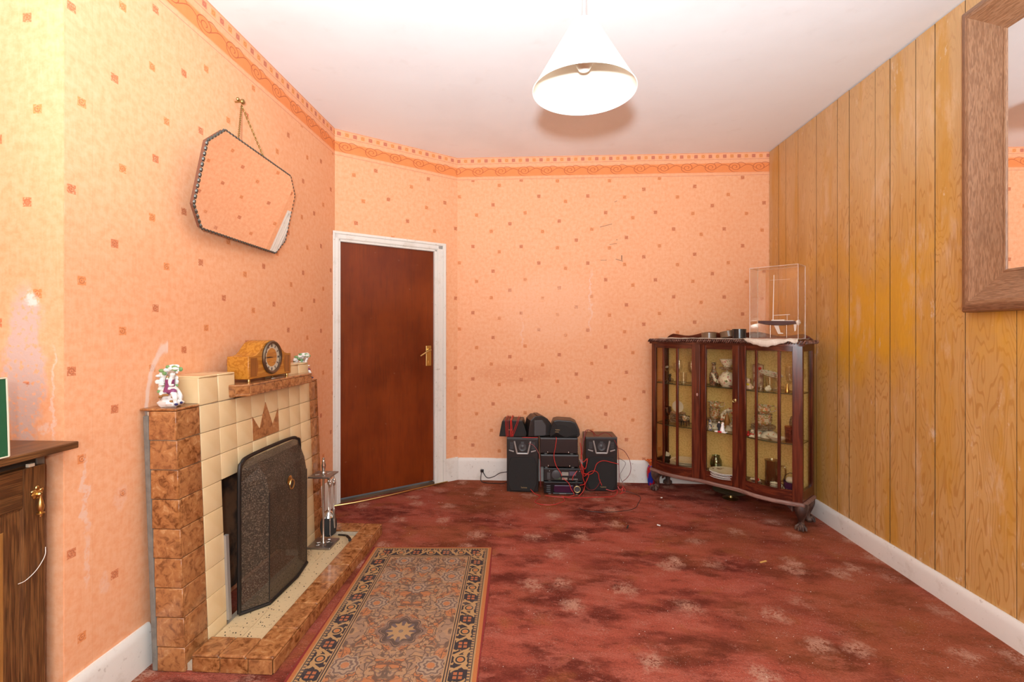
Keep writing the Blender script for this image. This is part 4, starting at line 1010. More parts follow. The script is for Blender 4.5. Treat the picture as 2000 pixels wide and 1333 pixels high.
m = MB(); m.lathe([(0, 0), (.009, 0), (.009, .002), (0, .002)], c=(SA-.018, bow(SA-.018)-.0015, .792), n=14, fn=lambda p: (p[0]*.7, -p[2], p[1]*1.3)); m.build('keyhole_plate', mat('pink_bone', (.45, .25, .2), .5), cb)
def shelf(z):
    m = MB(); n0 = 0
    pts = [(X0c+.021+(X1c-X0c-.042)*i/40, 0) for i in range(41)]; pts = [(s, bow(s)+.026) for s, _ in pts]+[(X1c-.021, DP-.036), (X0c+.021, DP-.036)]
    m.prism(pts, lambda a, b, d: (a, b, d), z-.006, z)
    for i, f in enumerate(m.f): m.m[i] = 0 if len(f) > 4 else 1
    m.build('glass_shelf', [GLS, GLE], cb, smooth=0)
SH = [BZ+.034, .5365, .8565]; shelf(SH[1]); shelf(SH[2])
def cab_leg(x, y, ox, oy):
    m = MB(); pts = [(x, y, .158), (x+ox*.3, y+oy*.3, .135), (x+ox*.55, y+oy*.55, .112), (x+ox*.3, y+oy*.3, .078), (x, y, .050), (x+ox*.25, y+oy*.25, .034), (x+ox*.6, y+oy*.6, .022)]
    m.tube(spline(pts, 4), [r for r in (.046, .046, .045, .044, .043, .042, .040, .037, .034, .031, .028, .025, .022, .020, .019, .018, .018, .018, .019, .020, .021, .022, .022, .022, .021)][:25], 12)
    l = m.build('leg', LEGM, cb, smooth=60)
    m = MB(); fx_, fy_ = x+ox*.9, y+oy*.9; m.ball((fx_, fy_, .0215), .030, .030, .021, 12, 8)
    ba = math.atan2(oy, ox)
    for k in (-1.1, -.37, .37, 1.1):
        a = ba+k; m.tube([(fx_+.012*math.cos(a), fy_+.012*math.sin(a), .040), (fx_+.029*math.cos(a), fy_+.029*math.sin(a), .028), (fx_+.034*math.cos(a), fy_+.034*math.sin(a), .010)], [.009, .009, .006], 7)
    m.build('claw_foot', LEGM, l)
cab_leg(.004, .028, -.008, -.030); cab_leg(CL-.040, .028, .008, -.030); cab_leg(.004, DP-.045, -.008, .012); cab_leg(CL-.052, DP-.045, .010, .012)
for x, sg in ((.05, 1), (CL-.085, -1)):                                 # brackets beside the front knees
    MB().prism([(0, .151), (sg*.075, .151), (sg*.045, .140), (sg*.018, .118), (0, .10)], lambda a, b, d: (x+a, d, b), .012, .034).build('knee_bracket', LEGM, cb, smooth=25, bevel=.003)

# ------------------------------------------------------------------ things kept in the cabinet
CLR = glass_mat('drinking_glass', (.975, .97, .955), 1.5, .05, .04)
PNK = glass_mat('pinkish_glass', (.86, .66, .56), 1.5, .06, .05); AMB = glass_mat('amber_glass', (.55, .30, .16), 1.5, .06, .05); IRI = glass_mat('iridescent_glass', (.62, .74, .62), 1.6, .12, .05)
def floral(name, base, cols, sc=60, th=.56, zlo=None, zhi=None, rough=.15):
    def fn():
        p = coord('obj'); x, y, z = sep(p); c = V(nd('ShaderNodeRGB').outputs[0]); c.k.default_value = lin(base)
        band = 1. if zlo is None else gt(z, zlo)*lt(z, zhi)
        for i, q in enumerate(cols):
            n = noise(vec(x+i*3.1, y+i*1.7, z), sc*(1+.3*i), 2, .5); c = mix(ss(n, th, th+.05)*band*.9, c, q)
        return c
    return mat(name, fn=fn, rough=rough)
CHINA = floral('floral_china', (.86, .84, .81), [(.55, .10, .16), (.10, .20, .06), (.62, .22, .28)], 42, .62)
CUPM = floral('banded_cup_china', (.72, .68, .62), [(.66, .20, .09), (.28, .30, .08), (.60, .30, .16)], 55, .53)
PLATE = floral('sprigged_plate', (.82, .77, .70), [(.20, .10, .09), (.16, .10, .08)], 22, .66)
SAUC = floral('brown_banded_saucer', (.62, .50, .42), [(.40, .16, .09), (.30, .20, .10)], 60, .52)
WCH = mat('white_china', (.78, .76, .72), .15)
RM = Matrix.Rotation(CA, 3, 'Z')
used = {}
def cloc(s, d, z): return CO+RM @ Vector((s, d, z))
def put_in(name, label, cat, s, d, z, group=None, rz=0.): return thing(name, label, cat, cloc(s, d, z), CA+rz, group)
def one(mb, name, mt, label, cat, s, d, z, group=None, rz=0., rot=None, smooth=35):
    o = mb.build(name, mt, smooth=smooth, label=label, cat=cat, group=group); o.location = cloc(s, d, z)
    o.rotation_euler = (rot[0], rot[1], CA+rz) if rot else (0, 0, CA+rz)
    return o
def wine(h, r, name, label, s, d, z, mt=CLR, group='drinking glasses on the top shelf', stem=.45, flare=1.):
    t = put_in(name, label, 'glass', s, d, z, group)
    m = MB(); m.lathe([(r*.85, .0), (r*.85, .0015), (r*.3, .004), (.0035, .010), (.003, h*stem*.6), (.0045, h*stem), (.002, h*stem+.002)], n=18); m.build('stem', mt, t)
    m = MB(); m.shell([(.003, h*stem), (r*.6, h*stem+.012), (r*.95, h*stem+.03), (r, h*(stem+.25)), (r*.9*flare, h), (r*.9*flare-.0012, h), (r-.002, h*(stem+.25)), (r*.5, h*stem+.014), (.002, h*stem+.004)], n=20); m.build('bowl', mt, t)
    return t
def tumbler(h, r, label, s, d, z, mt=CLR, group='drinking glasses on the top shelf'):
    m = MB(); m.shell([(.001, .0), (r*.8, 0), (r, h), (r-.0015, h), (r*.8-.002, .006), (.001, .006)], n=18)
    for i in range(9): a = i*2*PI/9; m.tube([(r*.82*math.cos(a), r*.82*math.sin(a), .004), (r*.93*math.cos(a), r*.93*math.sin(a), h*.6)], .0016, 5)
    return one(m, 'glass_tumbler', mt, label, 'glass', s, d, z, group)
z = SH[2]; e_ = .0006
wine(.125, .042, 'coupe_glass', 'shallow coupe glass on the top shelf, furthest left behind the side pane', .035, .12, z, stem=.62)
wine(.150, .028, 'wine_glass', 'tall wine glass on the top shelf behind the left glazing bar', .098, .15, z)
wine(.175, .026, 'wine_glass', 'tallest wine glass on the top shelf beside the black cat figurine', .150, .10, z, flare=.8)
wine(.160, .027, 'wine_glass', 'wine glass on the top shelf just left of the door post, at the back', .215, .165, z)
wine(.170, .025, 'wine_glass', 'wine glass on the top shelf behind the left door post, at the front', .262, .075, z, flare=.85)
tumbler(.085, .026, 'cut glass tumbler on the top shelf in front of the wine glasses, left bay', .205, .065, z)
tumbler(.075, .024, 'small cut glass tumbler on the top shelf in the left bay, at the back right', .275, .15, z)
m = MB(); m.ball((0, 0, .022), .014, .011, .022, 10, 7); m.ball((.004, -.004, .052), .011, .010, .011, 10, 7); m.ball((.000, -.004, .064), .003, .002, .005, 6, 4); m.ball((.010, -.004, .064), .003, .002, .005, 6, 4); m.tube(spline([(.01, .008, .006), (.024, .006, .012), (.022, .002, .03)], 4), .003, 6)
one(m, 'cat_figurine', mat('black_glaze', (.018, .016, .016), .15), 'small black cat figurine among the wine glasses on the top shelf', 'figurine', .085, .075, z+e_)
m = MB(); m.lathe([(.026, 0), (.03, .01), (.034, .05), (.030, .08), (.018, .10), (.012, .14), (.017, .165), (.015, .167)], n=18)
one(m, 'patterned_vase', floral('dark_floral_vase', (.42, .34, .28), [(.08, .05, .05), (.55, .16, .10), (.05, .05, .04)], 70, .50), 'slim dark patterned vase on the top shelf behind the left edge of the door', 'vase', .400, .15, z)
m = MB(); m.shell([(.001, 0), (.014, 0), (.018, .03), (.022, .062), (.0205, .062), (.015, .006), (.001, .005)], n=16)
one(m, 'green_cup', mat('dark_green_glaze', (.10, .11, .05), .2), 'small dark green cup on the top shelf beside the teapot', 'cup', .437, .185, z)
def teapot(label, s, d, zz, r, mt, lid=True, group=None, rz=0.):
    t = put_in('teapot', label, 'teapot', s, d, zz, group, rz); h = r*1.55
    MB().lathe([(r*.55, 0), (r*.6, .004), (r*.92, h*.28), (r, h*.5), (r*.86, h*.78), (r*.55, h*.98), (r*.5, h)], n=26).build('body', mt, t)
    pts = spline([(-r*.85, 0, h*.30), (-r*1.35, 0, h*.38), (-r*1.55, 0, h*.65), (-r*1.85, 0, h*.95)], 5); n = len(pts)
    MB().tube(pts, [r*.24*(1-.55*i/n) for i in range(n)], 9).build('spout', mt, t)
    MB().tube(spline([(r*.82, 0, h*.78), (r*1.4, 0, h*.85), (r*1.5, 0, h*.5), (r*.92, 0, h*.25)], 5), r*.09, 8).build('handle', mt, t)
    MB().lathe([(r*.54, h-.001), (r*.50, h+.005), (r*.3, h+r*.16), (r*.08, h+r*.2), (r*.12, h+r*.3), (0, h+r*.36)], n=22).build('lid', mt, t)
    return t
teapot('white floral teapot on the top shelf in the middle of the door', .515, .110, z, .062, CHINA)
def plates(label, cat, s, d, zz, r, n, mt, group, step=.0065, grow=0., fmt=None, rot=None):
    for i in range(n):
        q = r*(1-.03*(i % 2)+grow*i)
        m = MB(); m.lathe([(q*.55, 0), (q*.60, .002), (q*.72, .006), (q, .012), (q*.99, .0138), (q*.70, .0085), (q*.58, .005), (0, .0048)], n=26)
        o = one(m, 'plate' if cat == 'plate' else 'saucer', mt, fmt(i), cat, s+(i % 3-1)*.0015, d+(i % 2)*.0015, zz+i*step, group, rz=i*.7)
    return zz+n*step+.008
WH = ['lowest', 'second from the bottom', 'third from the bottom', 'fourth from the bottom', 'fifth from the bottom', 'sixth from the bottom', 'seventh from the bottom', 'eighth from the bottom']
def wh(i, n): return 'topmost' if i == n-1 else WH[i]
zs = z+.125
# small side plates and a bowl resting on the teapot
pz = z+.062*1.55+.0226
plates('', 'saucer', .515, .110, pz, .058, 2, SAUC, None, fmt=lambda i: ('lower' if i == 0 else 'upper')+' brown saucer balanced on the lid of the white floral teapot')
m = MB(); m.shell([(.001, 0), (.022, 0), (.024, .004), (.043, .035), (.052, .055), (.050, .055), (.040, .033), (.022, .008), (.001, .007)], n=24)
one(m, 'floral_bowl', CHINA, 'white bowl with pink flowers on top of the teapot and saucers', 'bowl', .515, .110, pz+.0225)
m = MB(); m.lathe([(.022, 0), (.024, .01), (.040, .03), (.043, .055), (.036, .075), (.034, .078)], n=20)
one(m, 'sugar_bowl', CHINA, 'white floral sugar bowl on the top shelf right of the teapot', 'bowl', .610, .125, z)
# right bay
t = put_in('heart_plaque', 'framed plaque with a red heart on a goblet, on the top shelf', 'plaque', .705, .17, z)
MB().box(-.036, .036, -.004, .004, 0, .165).prism([(-.036, .165), (-.015, .168), (0, .176), (.015, .168), (.036, .165)], lambda a, b, d: (a, d, b), -.004, .004).build('plaque_board', mat('plaque_wood', (.30, .16, .09), .5), t, smooth=0, bevel=.002)
MB().box(-.031, .031, -.0048, -.004, .010, .160).build('plaque_print', mat('plaque_paper', fn=lambda: mix(ss(noise(coord('obj'), 30, 3), .5, .62), (.60, .45, .38), (.30, .12, .10)), rough=.5), t, smooth=0)
MB().lathe([(.006, .070), (.004, .085), (.018, .10), (.024, .125), (.023, .148)], n=16, fn=lambda p: (p[0], p[1]*.08-.006, p[2])).build('printed_goblet', mat('pink_print', (.72, .42, .38), .4), t)
MB().prism([(.006, .118), (.016, .130), (.020, .142), (.014, .150), (.007, .146), (.002, .150), (-.003, .142), (.0, .130)], lambda a, b, d: (a+.006, d, b), -.0092, -.0082).build('red_heart', mat('red_print', (.55, .02, .03), .4), t, smooth=0)
t = put_in('dog_figurine', 'white and pink toy dog figurine with a yellow bow, front of the top shelf', 'figurine', .690, .040, z)
DG = mat('pale_pink_glaze', (.78, .62, .56), .3)
m = MB(); m.ball((0, 0, .022), .024, .022, .024, 12, 8); m.ball((-.006, -.004, .058), .021, .019, .020, 12, 8); m.ball((-.010, -.020, .053), .011, .009, .008, 8, 6); m.ball((.016, -.014, .008), .012, .014, .008, 8, 6); m.ball((-.014, -.014, .008), .012, .014, .008, 8, 6); m.ball((.024, .004, .016), .010, .010, .010, 8, 6)
bd = m.build('body', DG, t)
m = MB(); m.ball((-.024, 0, .060), .006, .010, .014, 8, 6); m.ball((.012, .002, .062), .006, .010, .014, 8, 6); m.build('ears', mat('brown_glaze', (.22, .09, .05), .3), t)
m = MB(); m.ball((-.014, -.022, .060), .003, .002, .003, 6, 4); m.ball((-.002, -.022, .062), .003, .002, .003, 6, 4); m.ball((-.010, -.029, .055), .004, .003, .003, 6, 4); m.build('eyes_and_nose', NAVY, t)
m = MB(); m.ball((-.014, -.020, .038), .011, .004, .008, 8, 5); m.ball((.004, -.020, .036), .011, .004, .008, 8, 5); m.ball((-.005, -.022, .038), .005, .004, .005, 8, 5); m.build('yellow_bow', mat('yellow_glaze', (.72, .56, .06), .3), t)
tumbler(.082, .030, 'broad glass on the top shelf under the white platter, right bay', .800, .12, z)
m = MB(); m.lathe([(.045, 0), (.05, .004), (.075, .014), (.074, .016), (.048, .008), (0, .007)], n=28, sy=.62)
one(m, 'floral_platter', CHINA, 'white floral oval platter lying tilted on a glass, on the top shelf', 'platter', .805, .115, z+.098, rot=(R(14), R(14), 0))
m = MB(); m.shell([(.026, 0), (.027, .004), (.022, .03), (.012, .046), (.006, .05)], n=18); m.lathe([(.004, .05), (.005, .06), (.003, .075), (.006, .082), (0, .087)], n=12)
one(m, 'glass_bell', CLR, 'small glass bell on the top shelf beside the pink dog', 'bell', .765, .050, z)
m = MB(); m.ball((0, 0, .016), .022, .016, .016, 12, 8, wob=lambda a, b: .1*math.sin(5*a)); m.ball((.006, 0, .032), .010, .009, .008, 10, 6)
one(m, 'white_trinket', WCH, 'small white porcelain trinket at the front of the top shelf, right bay', 'ornament', .815, .035, z)
for i, (s, d, h, r, l) in enumerate([(.862, .075, .115, .022, 'sherry glass on the top shelf left of the spoons, right bay'), (.905, .160, .165, .026, 'tall wine glass at the back of the top shelf, right bay'), (.935, .070, .120, .022, 'sherry glass on the top shelf behind the last glazing bar'), (.965, .055, .165, .029, 'large wine glass on the top shelf, furthest right'), (.975, .165, .150, .025, 'wine glass in the back right corner of the top shelf')]):
    wine(h, r, 'wine_glass', l, s, d, z)
for i in range(4):
    m = MB(); a = i*.16; m.tube([(0, 0, .003+i*.0045), (.05*math.cos(a), .05*math.sin(a)*.3, .012+i*.006)], .0016, 6); m.ball((.06*math.cos(a), .018*math.sin(a), .0135+i*.006), .012, .007, .002, 8, 5)
    one(m, 'teaspoon', CHROME, WH[i]+' of the fanned teaspoons on the top shelf', 'spoon', .850, .028+.001*i, z+i*.002, 'teaspoons on the top shelf')
m = MB(); m.lathe([(.014, 0), (.016, .008), (.010, .03), (.006, .045), (.004, .06), (0, .062)], n=12)
one(m, 'brass_bell', BRASS, 'small brass hand bell on the top shelf, right bay', 'bell', .935, .025, z)

# middle shelf
z = SH[1]
wine(.115, .036, 'brown_goblet', 'brown glass goblet on the middle shelf, furthest left', .030, .13, z, AMB, None, stem=.35)
top = plates('', 'saucer', .125, .125, z, .062, 8, SAUC, 'saucers stacked in the left bay of the middle shelf', .0095, fmt=lambda i: wh(i, 8)+' of the saucers stacked in the left bay, middle shelf')
m = MB(); m.lathe([(.03, 0), (.045, .004), (.047, .006), (.03, .003), (0, .0025)], n=28, fn=lambda p: (p[0], -p[2], p[1]+.0465))
one(m, 'white_plate', WCH, 'plain white round plate standing upright on the saucer stack', 'plate', .128, .125, top-.002, rot=None)
t = put_in('toy_chair', 'tiny dark wooden chair holding a flowered cup, left bay of the middle shelf', 'ornament', .222, .055, z)
m = MB()
for x in (-.022, .022):
    for y in (-.018, .018): m.box(x-.003, x+.003, y-.003, y+.003, 0, .035 if y < 0 else .075)
m.box(-.027, .027, -.023, .023, .033, .037)
for q in (.05, .06, .07): m.box(-.022, .022, .016, .02, q, q+.005)
m.build('chair_frame', DARK, t, smooth=0)
def cupmesh(r, h, handle=True):
    m = MB(); m.shell([(.001, 0), (r*.5, 0), (r*.55, .004), (r*.85, h*.4), (r, h), (r-.002, h), (r*.8, h*.42), (r*.5, .007), (.001, .006)], n=22)
    if handle: m.tube(spline([(r*.9, 0, h*.8), (r*1.45, 0, h*.82), (r*1.4, 0, h*.4), (r*.8, 0, h*.3)], 4), r*.09, 6)
    return m
one(cupmesh(.022, .036), 'flowered_cup', CUPM, 'small flowered cup sitting on the tiny wooden chair', 'cup', .222, .052, z+.0375)
# centre: cup tower with jug
def jugmesh(r, h):
    m = MB(); m.shell([(.001, 0), (r*.6, 0), (r*.65, .004), (r, h*.4), (r*.9, h*.75), (r*1.05, h), (r*1.02, h), (r*.87, h*.75), (r*.95, h*.4), (r*.55, .008), (.001, .006)], n=24, wob=lambda a, j: (.22*max(0, math.cos(a-PI))**6 if 4 < j < 7 else 0))
    return m
def jug(label, s, d, zz, r, h, mt, rz=0):
    t = put_in('milk_jug', label, 'jug', s, d, zz, None, rz); jugmesh(r, h).build('body', mt, t)
    MB().tube(spline([(r*.9, 0, h*.95), (r*1.7, 0, h*1.02), (r*1.65, 0, h*.5), (r*.92, 0, h*.3)], 5), r*.085, 7).build('handle', mt, t)
def bowls(s, d, zz, r, n, lab, mt, g):
    h = r*.75
    for i in range(n):
        m = MB(); m.lathe([(r, 0), (r*.95, h*.3), (r*.7, h*.75), (r*.45, h*.92), (r*.42, h), (0, h)], n=24)
        one(m, 'upturned_bowl', mt, lab(i), 'bowl', s, d, zz, g)
def tower(s, d, zz, cups, r, lab, mt=CUPM, g=None):
    zc = zz
    for i in range(cups):
        one(cupmesh(r, .040, False), 'tea_cup', mt, lab(i), 'cup', s, d, zc, g, rz=i); zc += .019
    return zc+.0215
WB = floral('white_orange_flower_bowl', (.80, .78, .75), [(.66, .22, .10)], 26, .60)
bowls(.405, .150, z, .055, 1, lambda i: 'white upturned bowl under the tower of cups, behind the left edge of the door', WB, None)
zt2 = plates('', 'saucer', .405, .150, z+.0415, .060, 3, SAUC, 'saucers under the left cup tower', fmt=lambda i: wh(i, 3)+' of the saucers under the left tower of cups')
zt3 = tower(.405, .150, zt2-.0025, 3, .040, lambda i: wh(i, 3)+' cup in the left tower of cups on the middle shelf', g='cups in the left tower')
jug('white banded milk jug crowning the left tower of cups', .405, .150, zt3, .042, .048, CUPM)
m = MB(); m.lathe([(.012, 0), (.014, .008), (.010, .03), (.013, .05), (.010, .06), (.009, .07), (0, .08)], n=12)
one(m, 'blue_figurine', floral('blue_white_glaze', (.74, .74, .76), [(.02, .04, .24)], 80, .5), 'small blue and white figurine on the middle shelf by the left edge of the door', 'figurine', .425, .035, z)
t = put_in('porcelain_bouquet', 'lacy white porcelain flower bouquet on the middle shelf behind the wedding couple', 'ornament', .520, .130, z)
r2 = random.Random(11); m = MB(); m2 = MB(); m.lathe([(.030, 0), (.026, .012), (.018, .022), (.020, .04)], n=14)
for i in range(64):
    a = r2.uniform(0, 6.28); f = r2.random(); rr = .058*math.sin(PI*(.16+.80*f)); q = (rr*math.cos(a), rr*.6*math.sin(a), .030+.125*f)
    (m2 if i % 9 == 0 else m).ball(q, r2.uniform(.009, .016), .009, r2.uniform(.006, .012), 7, 5)
m.build('white_blooms', PORC, t, smooth=50); m2.build('pink_blooms', mat('coral_glaze', (.62, .24, .16), .25), t)
m = MB(); m.lathe([(.016, .045), (.022, .07), (.012, .11), (0, .14)], n=10, c=(.004, -.040, 0)); m.build('gold_leaf', GOLDG, t)
t = put_in('wedding_couple', 'tiny bride and groom figurine on a red and white base, middle shelf', 'figurine', .512, .018, z)
MB().box(-.040, .040, -.020, .020, 0, .010).build('base', WCH, t, smooth=0, bevel=.004); MB().box(-.015, .012, -.0208, .019, .0098, .0112).box(-.015, .012, -.0212, -.0202, .001, .0105).build('red_strip', mat('red_paint', (.5, .02, .025), .5), t, smooth=0)
m = MB(); m.lathe([(.008, .011), (.008, .03), (.011, .045), (.011, .058), (.004, .064)], n=12, c=(-.014, 0, 0)); m.tube([(-.024, -.002, .056), (-.027, -.004, .040), (-.018, -.010, .034)], .003, 6); m.build('groom_suit', mat('black_suit', (.02, .02, .024), .5), t)
m = MB(); m.lathe([(.017, .011), (.014, .03), (.008, .045), (.009, .056), (.004, .062)], n=14, c=(.010, -.001, 0)); m.tube([(.018, -.002, .054), (.022, -.006, .040), (.008, -.012, .034)], .0026, 6); m.lathe([(.0085, .055), (.0095, .066), (.006, .073), (0, .075)], n=10, c=(.011, .003, 0)); m.build('bride_dress', WCH, t)
m = MB(); m.ball((-.014, -.001, .069), .0062, .006, .0072, 9, 6); m.ball((.010, -.002, .067), .006, .006, .007, 9, 6); m.build('faces', SKIN, t)
# right bay of the middle shelf
for k, (s, d, l) in enumerate([(.715, .125, 'left'), (.800, .110, 'right')]):
    bowls(s, d, z, .058, 1, lambda i: 'white upturned bowl under the wide saucers, the '+l+' one of the two, middle shelf', WB, None)
top = plates('', 'saucer', .757, .118, z+.0436, .078, 4, SAUC, 'saucers under the right cup tower', fmt=lambda i: wh(i, 4)+' of the wide saucers carrying the right tower of cups')
zt3 = tower(.757, .118, top-.003, 3, .056, lambda i: wh(i, 3)+' cup in the right tower of cups on the middle shelf', g='cups in the right tower')
jug('white banded milk jug crowning the right tower of cups', .757, .118, zt3, .046, .058, CUPM)
for i, (s, l) in enumerate([(.690, 'left'), (.722, 'right')]):
    m = MB(); m.lathe([(.012, 0), (.016, .006), (.017, .020), (.010, .030), (.006, .034), (.008, .040), (0, .044)], n=12)
    one(m, 'salt_pot', CUPM, l+' one of two small orange pots at the front of the right bay, middle shelf', 'pot', s, .060, z)
t = put_in('clown_dog', 'small white spotted dog figurine with a red bow, front of the middle shelf', 'figurine', .728, .014, z)
m = MB(); m.ball((0, 0, .012), .019, .014, .013, 10, 7); m.ball((.0, -.004, .040), .016, .013, .015, 10, 7); m.ball((-.014, -.010, .006), .008, .008, .006, 7, 5); m.ball((.014, -.010, .006), .008, .008, .006, 7, 5); m.ball((0, 0, .026), .011, .009, .010, 8, 6); m.build('body', WCH, t)
m = MB(); m.ball((-.015, -.002, .042), .005, .007, .011, 7, 5); m.ball((.015, -.002, .042), .005, .007, .011, 7, 5); m.ball((-.005, -.015, .043), .003, .002, .003, 6, 4); m.ball((.006, -.015, .043), .003, .002, .003, 6, 4); m.ball((.0, -.018, .037), .004, .003, .003, 6, 4); m.build('black_spots', mat('black_glaze'), t)
m = MB(); m.ball((-.007, -.013, .026), .007, .003, .005, 7, 5); m.ball((.007, -.013, .026), .007, .003, .005, 7, 5); m.build('red_bow', mat('red_paint'), t)
m = MB(); m.ball((0, 0, .014), .012, .010, .014, 9, 7); m.ball((0, -.002, .033), .008, .008, .008, 8, 6)
one(m, 'red_figurine', mat('red_paint'), 'tiny red figurine beside the spotted dog on the middle shelf', 'figurine', .698, .018, z)
m = MB(); m.shell([(.001, .0), (.028, 0), (.034, .004), (.060, .022), (.064, .026), (.060, .026), (.034, .010), (.001, .008)], n=36, sy=.62, wob=lambda a, j: .06*math.sin(8*a) if 2 < j < 6 else 0)
one(m, 'white_shell_dish', WCH, 'white crinkled shell dish at the front of the right bay, middle shelf', 'dish', .868, .035, z)
top = plates('', 'saucer', .945, .130, z, .056, 6, SAUC, 'saucers stacked at the right end of the middle shelf', .0125, fmt=lambda i: wh(i, 6)+' of the saucers stacked at the right end of the middle shelf')
for i in range(5):
    m = MB(); m.lathe([(.018, 0), (.036, .006), (.040, .010), (.022, .004), (0, .0035)], n=22, fn=lambda p: (p[2], p[0], p[1]+.040))
    one(m, 'tea_plate', SAUC, WH[i].replace('lowest', 'leftmost').replace('from the bottom', 'from the left')+' of the small plates fanned upright, middle shelf', 'plate', .920+i*.013, .128, top-.004, 'plates standing in a fan')
tumbler(.105, .030, 'pinkish ribbed glass at the front right end of the middle shelf', .945, .040, z, PNK, None)

# bottom of the cabinet
z = SH[0]
one(cupmesh(.030, .060), 'dark_mug', mat('dark_brown_glaze', (.05, .03, .022), .25), 'dark brown mug on the cabinet floor, furthest left', 'mug', .040, .110, z)
m = MB(); m.prism([(-.016, .0), (.016, 0), (.020, .070), (-.012, .078)], lambda a, b, d: (a, d, b), -.0015, .0015)
one(m, 'white_card', WCH, 'white card standing in the dark brown mug', 'card', .040, .110, z+.010, rot=(R(-6), 0, 0), smooth=0)
plates('', 'plate', .190, .105, z, .108, 6, PLATE, 'dinner plates on the cabinet floor in the left bay', .0085, fmt=lambda i: wh(i, 6)+' of the dinner plates stacked on the cabinet floor, left bay')
m = MB(); m.shell([(.001, 0), (.022, 0), (.030, .012), (.042, .05), (.040, .085), (.026, .110), (.028, .120), (.026, .120), (.024, .110), (.038, .085), (.040, .05), (.020, .008), (.001, .007)], n=24)
one(m, 'iridescent_vase', IRI, 'greenish iridescent glass vase on the cabinet floor behind the door plates', 'vase', .405, .175, z)
plates('', 'plate', .515, .080, z, .110, 5, PLATE, 'dinner plates on the cabinet floor behind the door', .0085, fmt=lambda i: wh(i, 5)+' of the dinner plates stacked on the cabinet floor behind the door')
t = put_in('trinket_pot', 'dark trinket pot with a red flower on top, cabinet floor in the right bay', 'pot', .735, .040, z)
MB().lathe([(.030, 0), (.036, .006), (.040, .028), (.042, .032), (0, .034)], n=20).build('pot', floral('dark_pink_pot', (.16, .09, .09), [(.55, .22, .2)], 40, .5), t)
m = MB()
for i in range(7): a = i*.9; m.ball((.022*math.cos(a), .018*math.sin(a), .040+.004*(i % 3)), .012, .010, .008, 8, 5)
m.build('white_petals', PORC, t); MB().ball((.018, -.014, .050), .014, .012, .011, 9, 6, wob=lambda a, b: .1*math.sin(5*a)).build('red_flower', mat('bright_red', (.75, .03, .02), .4), t)
t = put_in('glass_tankard', 'tall smoky glass tankard jug on the cabinet floor in the right bay', 'jug', .825, .085, z)
MB().shell([(.001, 0), (.046, 0), (.050, .006), (.046, .04), (.042, .06), (.044, .075), (.043, .17), (.047, .185), (.045, .186), (.040, .17), (.041, .08), (.038, .06), (.042, .01), (.001, .008)], n=28).build('tankard_body', glass_mat('smoky_glass', (.70, .63, .54), 1.5, .08, .05), t)
MB().tube(spline([(.042, 0, .150), (.075, 0, .155), (.082, 0, .11), (.070, 0, .065), (.045, 0, .055)], 6), .006, 8).build('tankard_handle', glass_mat('smoky_glass'), t)
for i in range(3): one(cupmesh(.030, .030, i == 2), 'white_tea_cup', mat('white_cup_dark_rim', fn=lambda: mix(gt(sep(coord('obj'))[2], .0272), (.78, .76, .72), (.06, .07, .06)), rough=.15), wh(i, 3)+' of the white cups with dark rims stacked on the cabinet floor', 'cup', .862, .020, z+i*.013, 'white cups stacked on the cabinet floor', rz=-.6+.3*i)
t = put_in('purple_basket', 'purple glass basket with white looped edging and a handle, cabinet floor at the right end', 'basket', .950, .060, z)
MB().shell([(.001, 0), (.030, 0), (.038, .008), (.045, .045), (.047, .075), (.045, .075), (.042, .045), (.034, .012), (.001, .010)], n=26).build('bowl', mat('purple_glass', (.035, .008, .075), .12), t)
m = MB()
for i in range(10):
    a0 = i*PI/5; m.tube([((.0445+.002*math.sin(q))*math.cos(a0+(q/PI-.5)*.6), (.0445+.002*math.sin(q))*math.sin(a0+(q/PI-.5)*.6), .012+.020*math.sin(q)) for q in [k*PI/6 for k in range(7)]], .0022, 5)
m.build('white_loops', WCH, t)
MB().tube([(.045*math.cos(a), 0, .074+.055*math.sin(a)) for a in [i*PI/14 for i in range(15)]], .0022, 6).build('wire_handle', mat('dark_wire', (.06, .05, .05), .3, .8), t)
MB().ball((0, .005, .080), .034, .026, .022, 12, 8, wob=lambda a, b: .1*math.sin(4*a+2*b)).build('white_filling', PORC, t)
# ------------------------------------------------------------------ on top of the china cabinet
TOPZ = 1.1965
def f_cloth():
    p = coord('obj'); v, _ = voro(p, 130, 'F1', .3); n = noise(p, 14, 4)
    return {'color': mix(ss(n, .5, .7)*.4, mix(ss(v, .2, .5)*.35, (.74, .66, .56), (.52, .42, .32)), (.60, .44, .34)), 'height': v}
CLOTH = mat('crochet_lace', fn=f_cloth, rough=.95, bump=.5)
m = MB(); nu, nv = 72, 14
def cloth_pt(u, v):
    s = .05+.965*u; fr = bow(min(max(s, X0c), X1c))
    over = max(0, 1-abs(s-.835)/.145)**.6*.052+max(0, 1-abs(s-1.0)/.035)*.03
    y0 = fr-.010; d = .20*(1-v)+(-.0)*v
    back = .195; L = (back-y0)+over; t = v*L
    wr = .0025*math.sin(s*47)*math.sin(v*9)+.003*max(0, math.sin(s*19+1))
    if t <= back-y0: return (s, back-t, TOPZ+.0045+max(0, wr)+(.004*max(0, 1-(back-y0-t)/.03) if over > .01 else 0))
    q = t-(back-y0); sc_ = .006*abs(math.sin(s*70))*(v > .9)
    return (s, y0-.018-.003*math.sin(q*30), TOPZ+.004-q+sc_)
m.grid(cloth_pt, nu, nv)
o = m.build('lace_runner', CLOTH, loc=CO, rot=(0, 0, CA), smooth=60, label='cream crochet runner covering the top of the china cabinet and drooping over its front edge', cat='cloth')
sd = o.modifiers.new('thick', 'SOLIDIFY'); sd.thickness = .0025; sd.offset = 1
CT = TOPZ+.0095
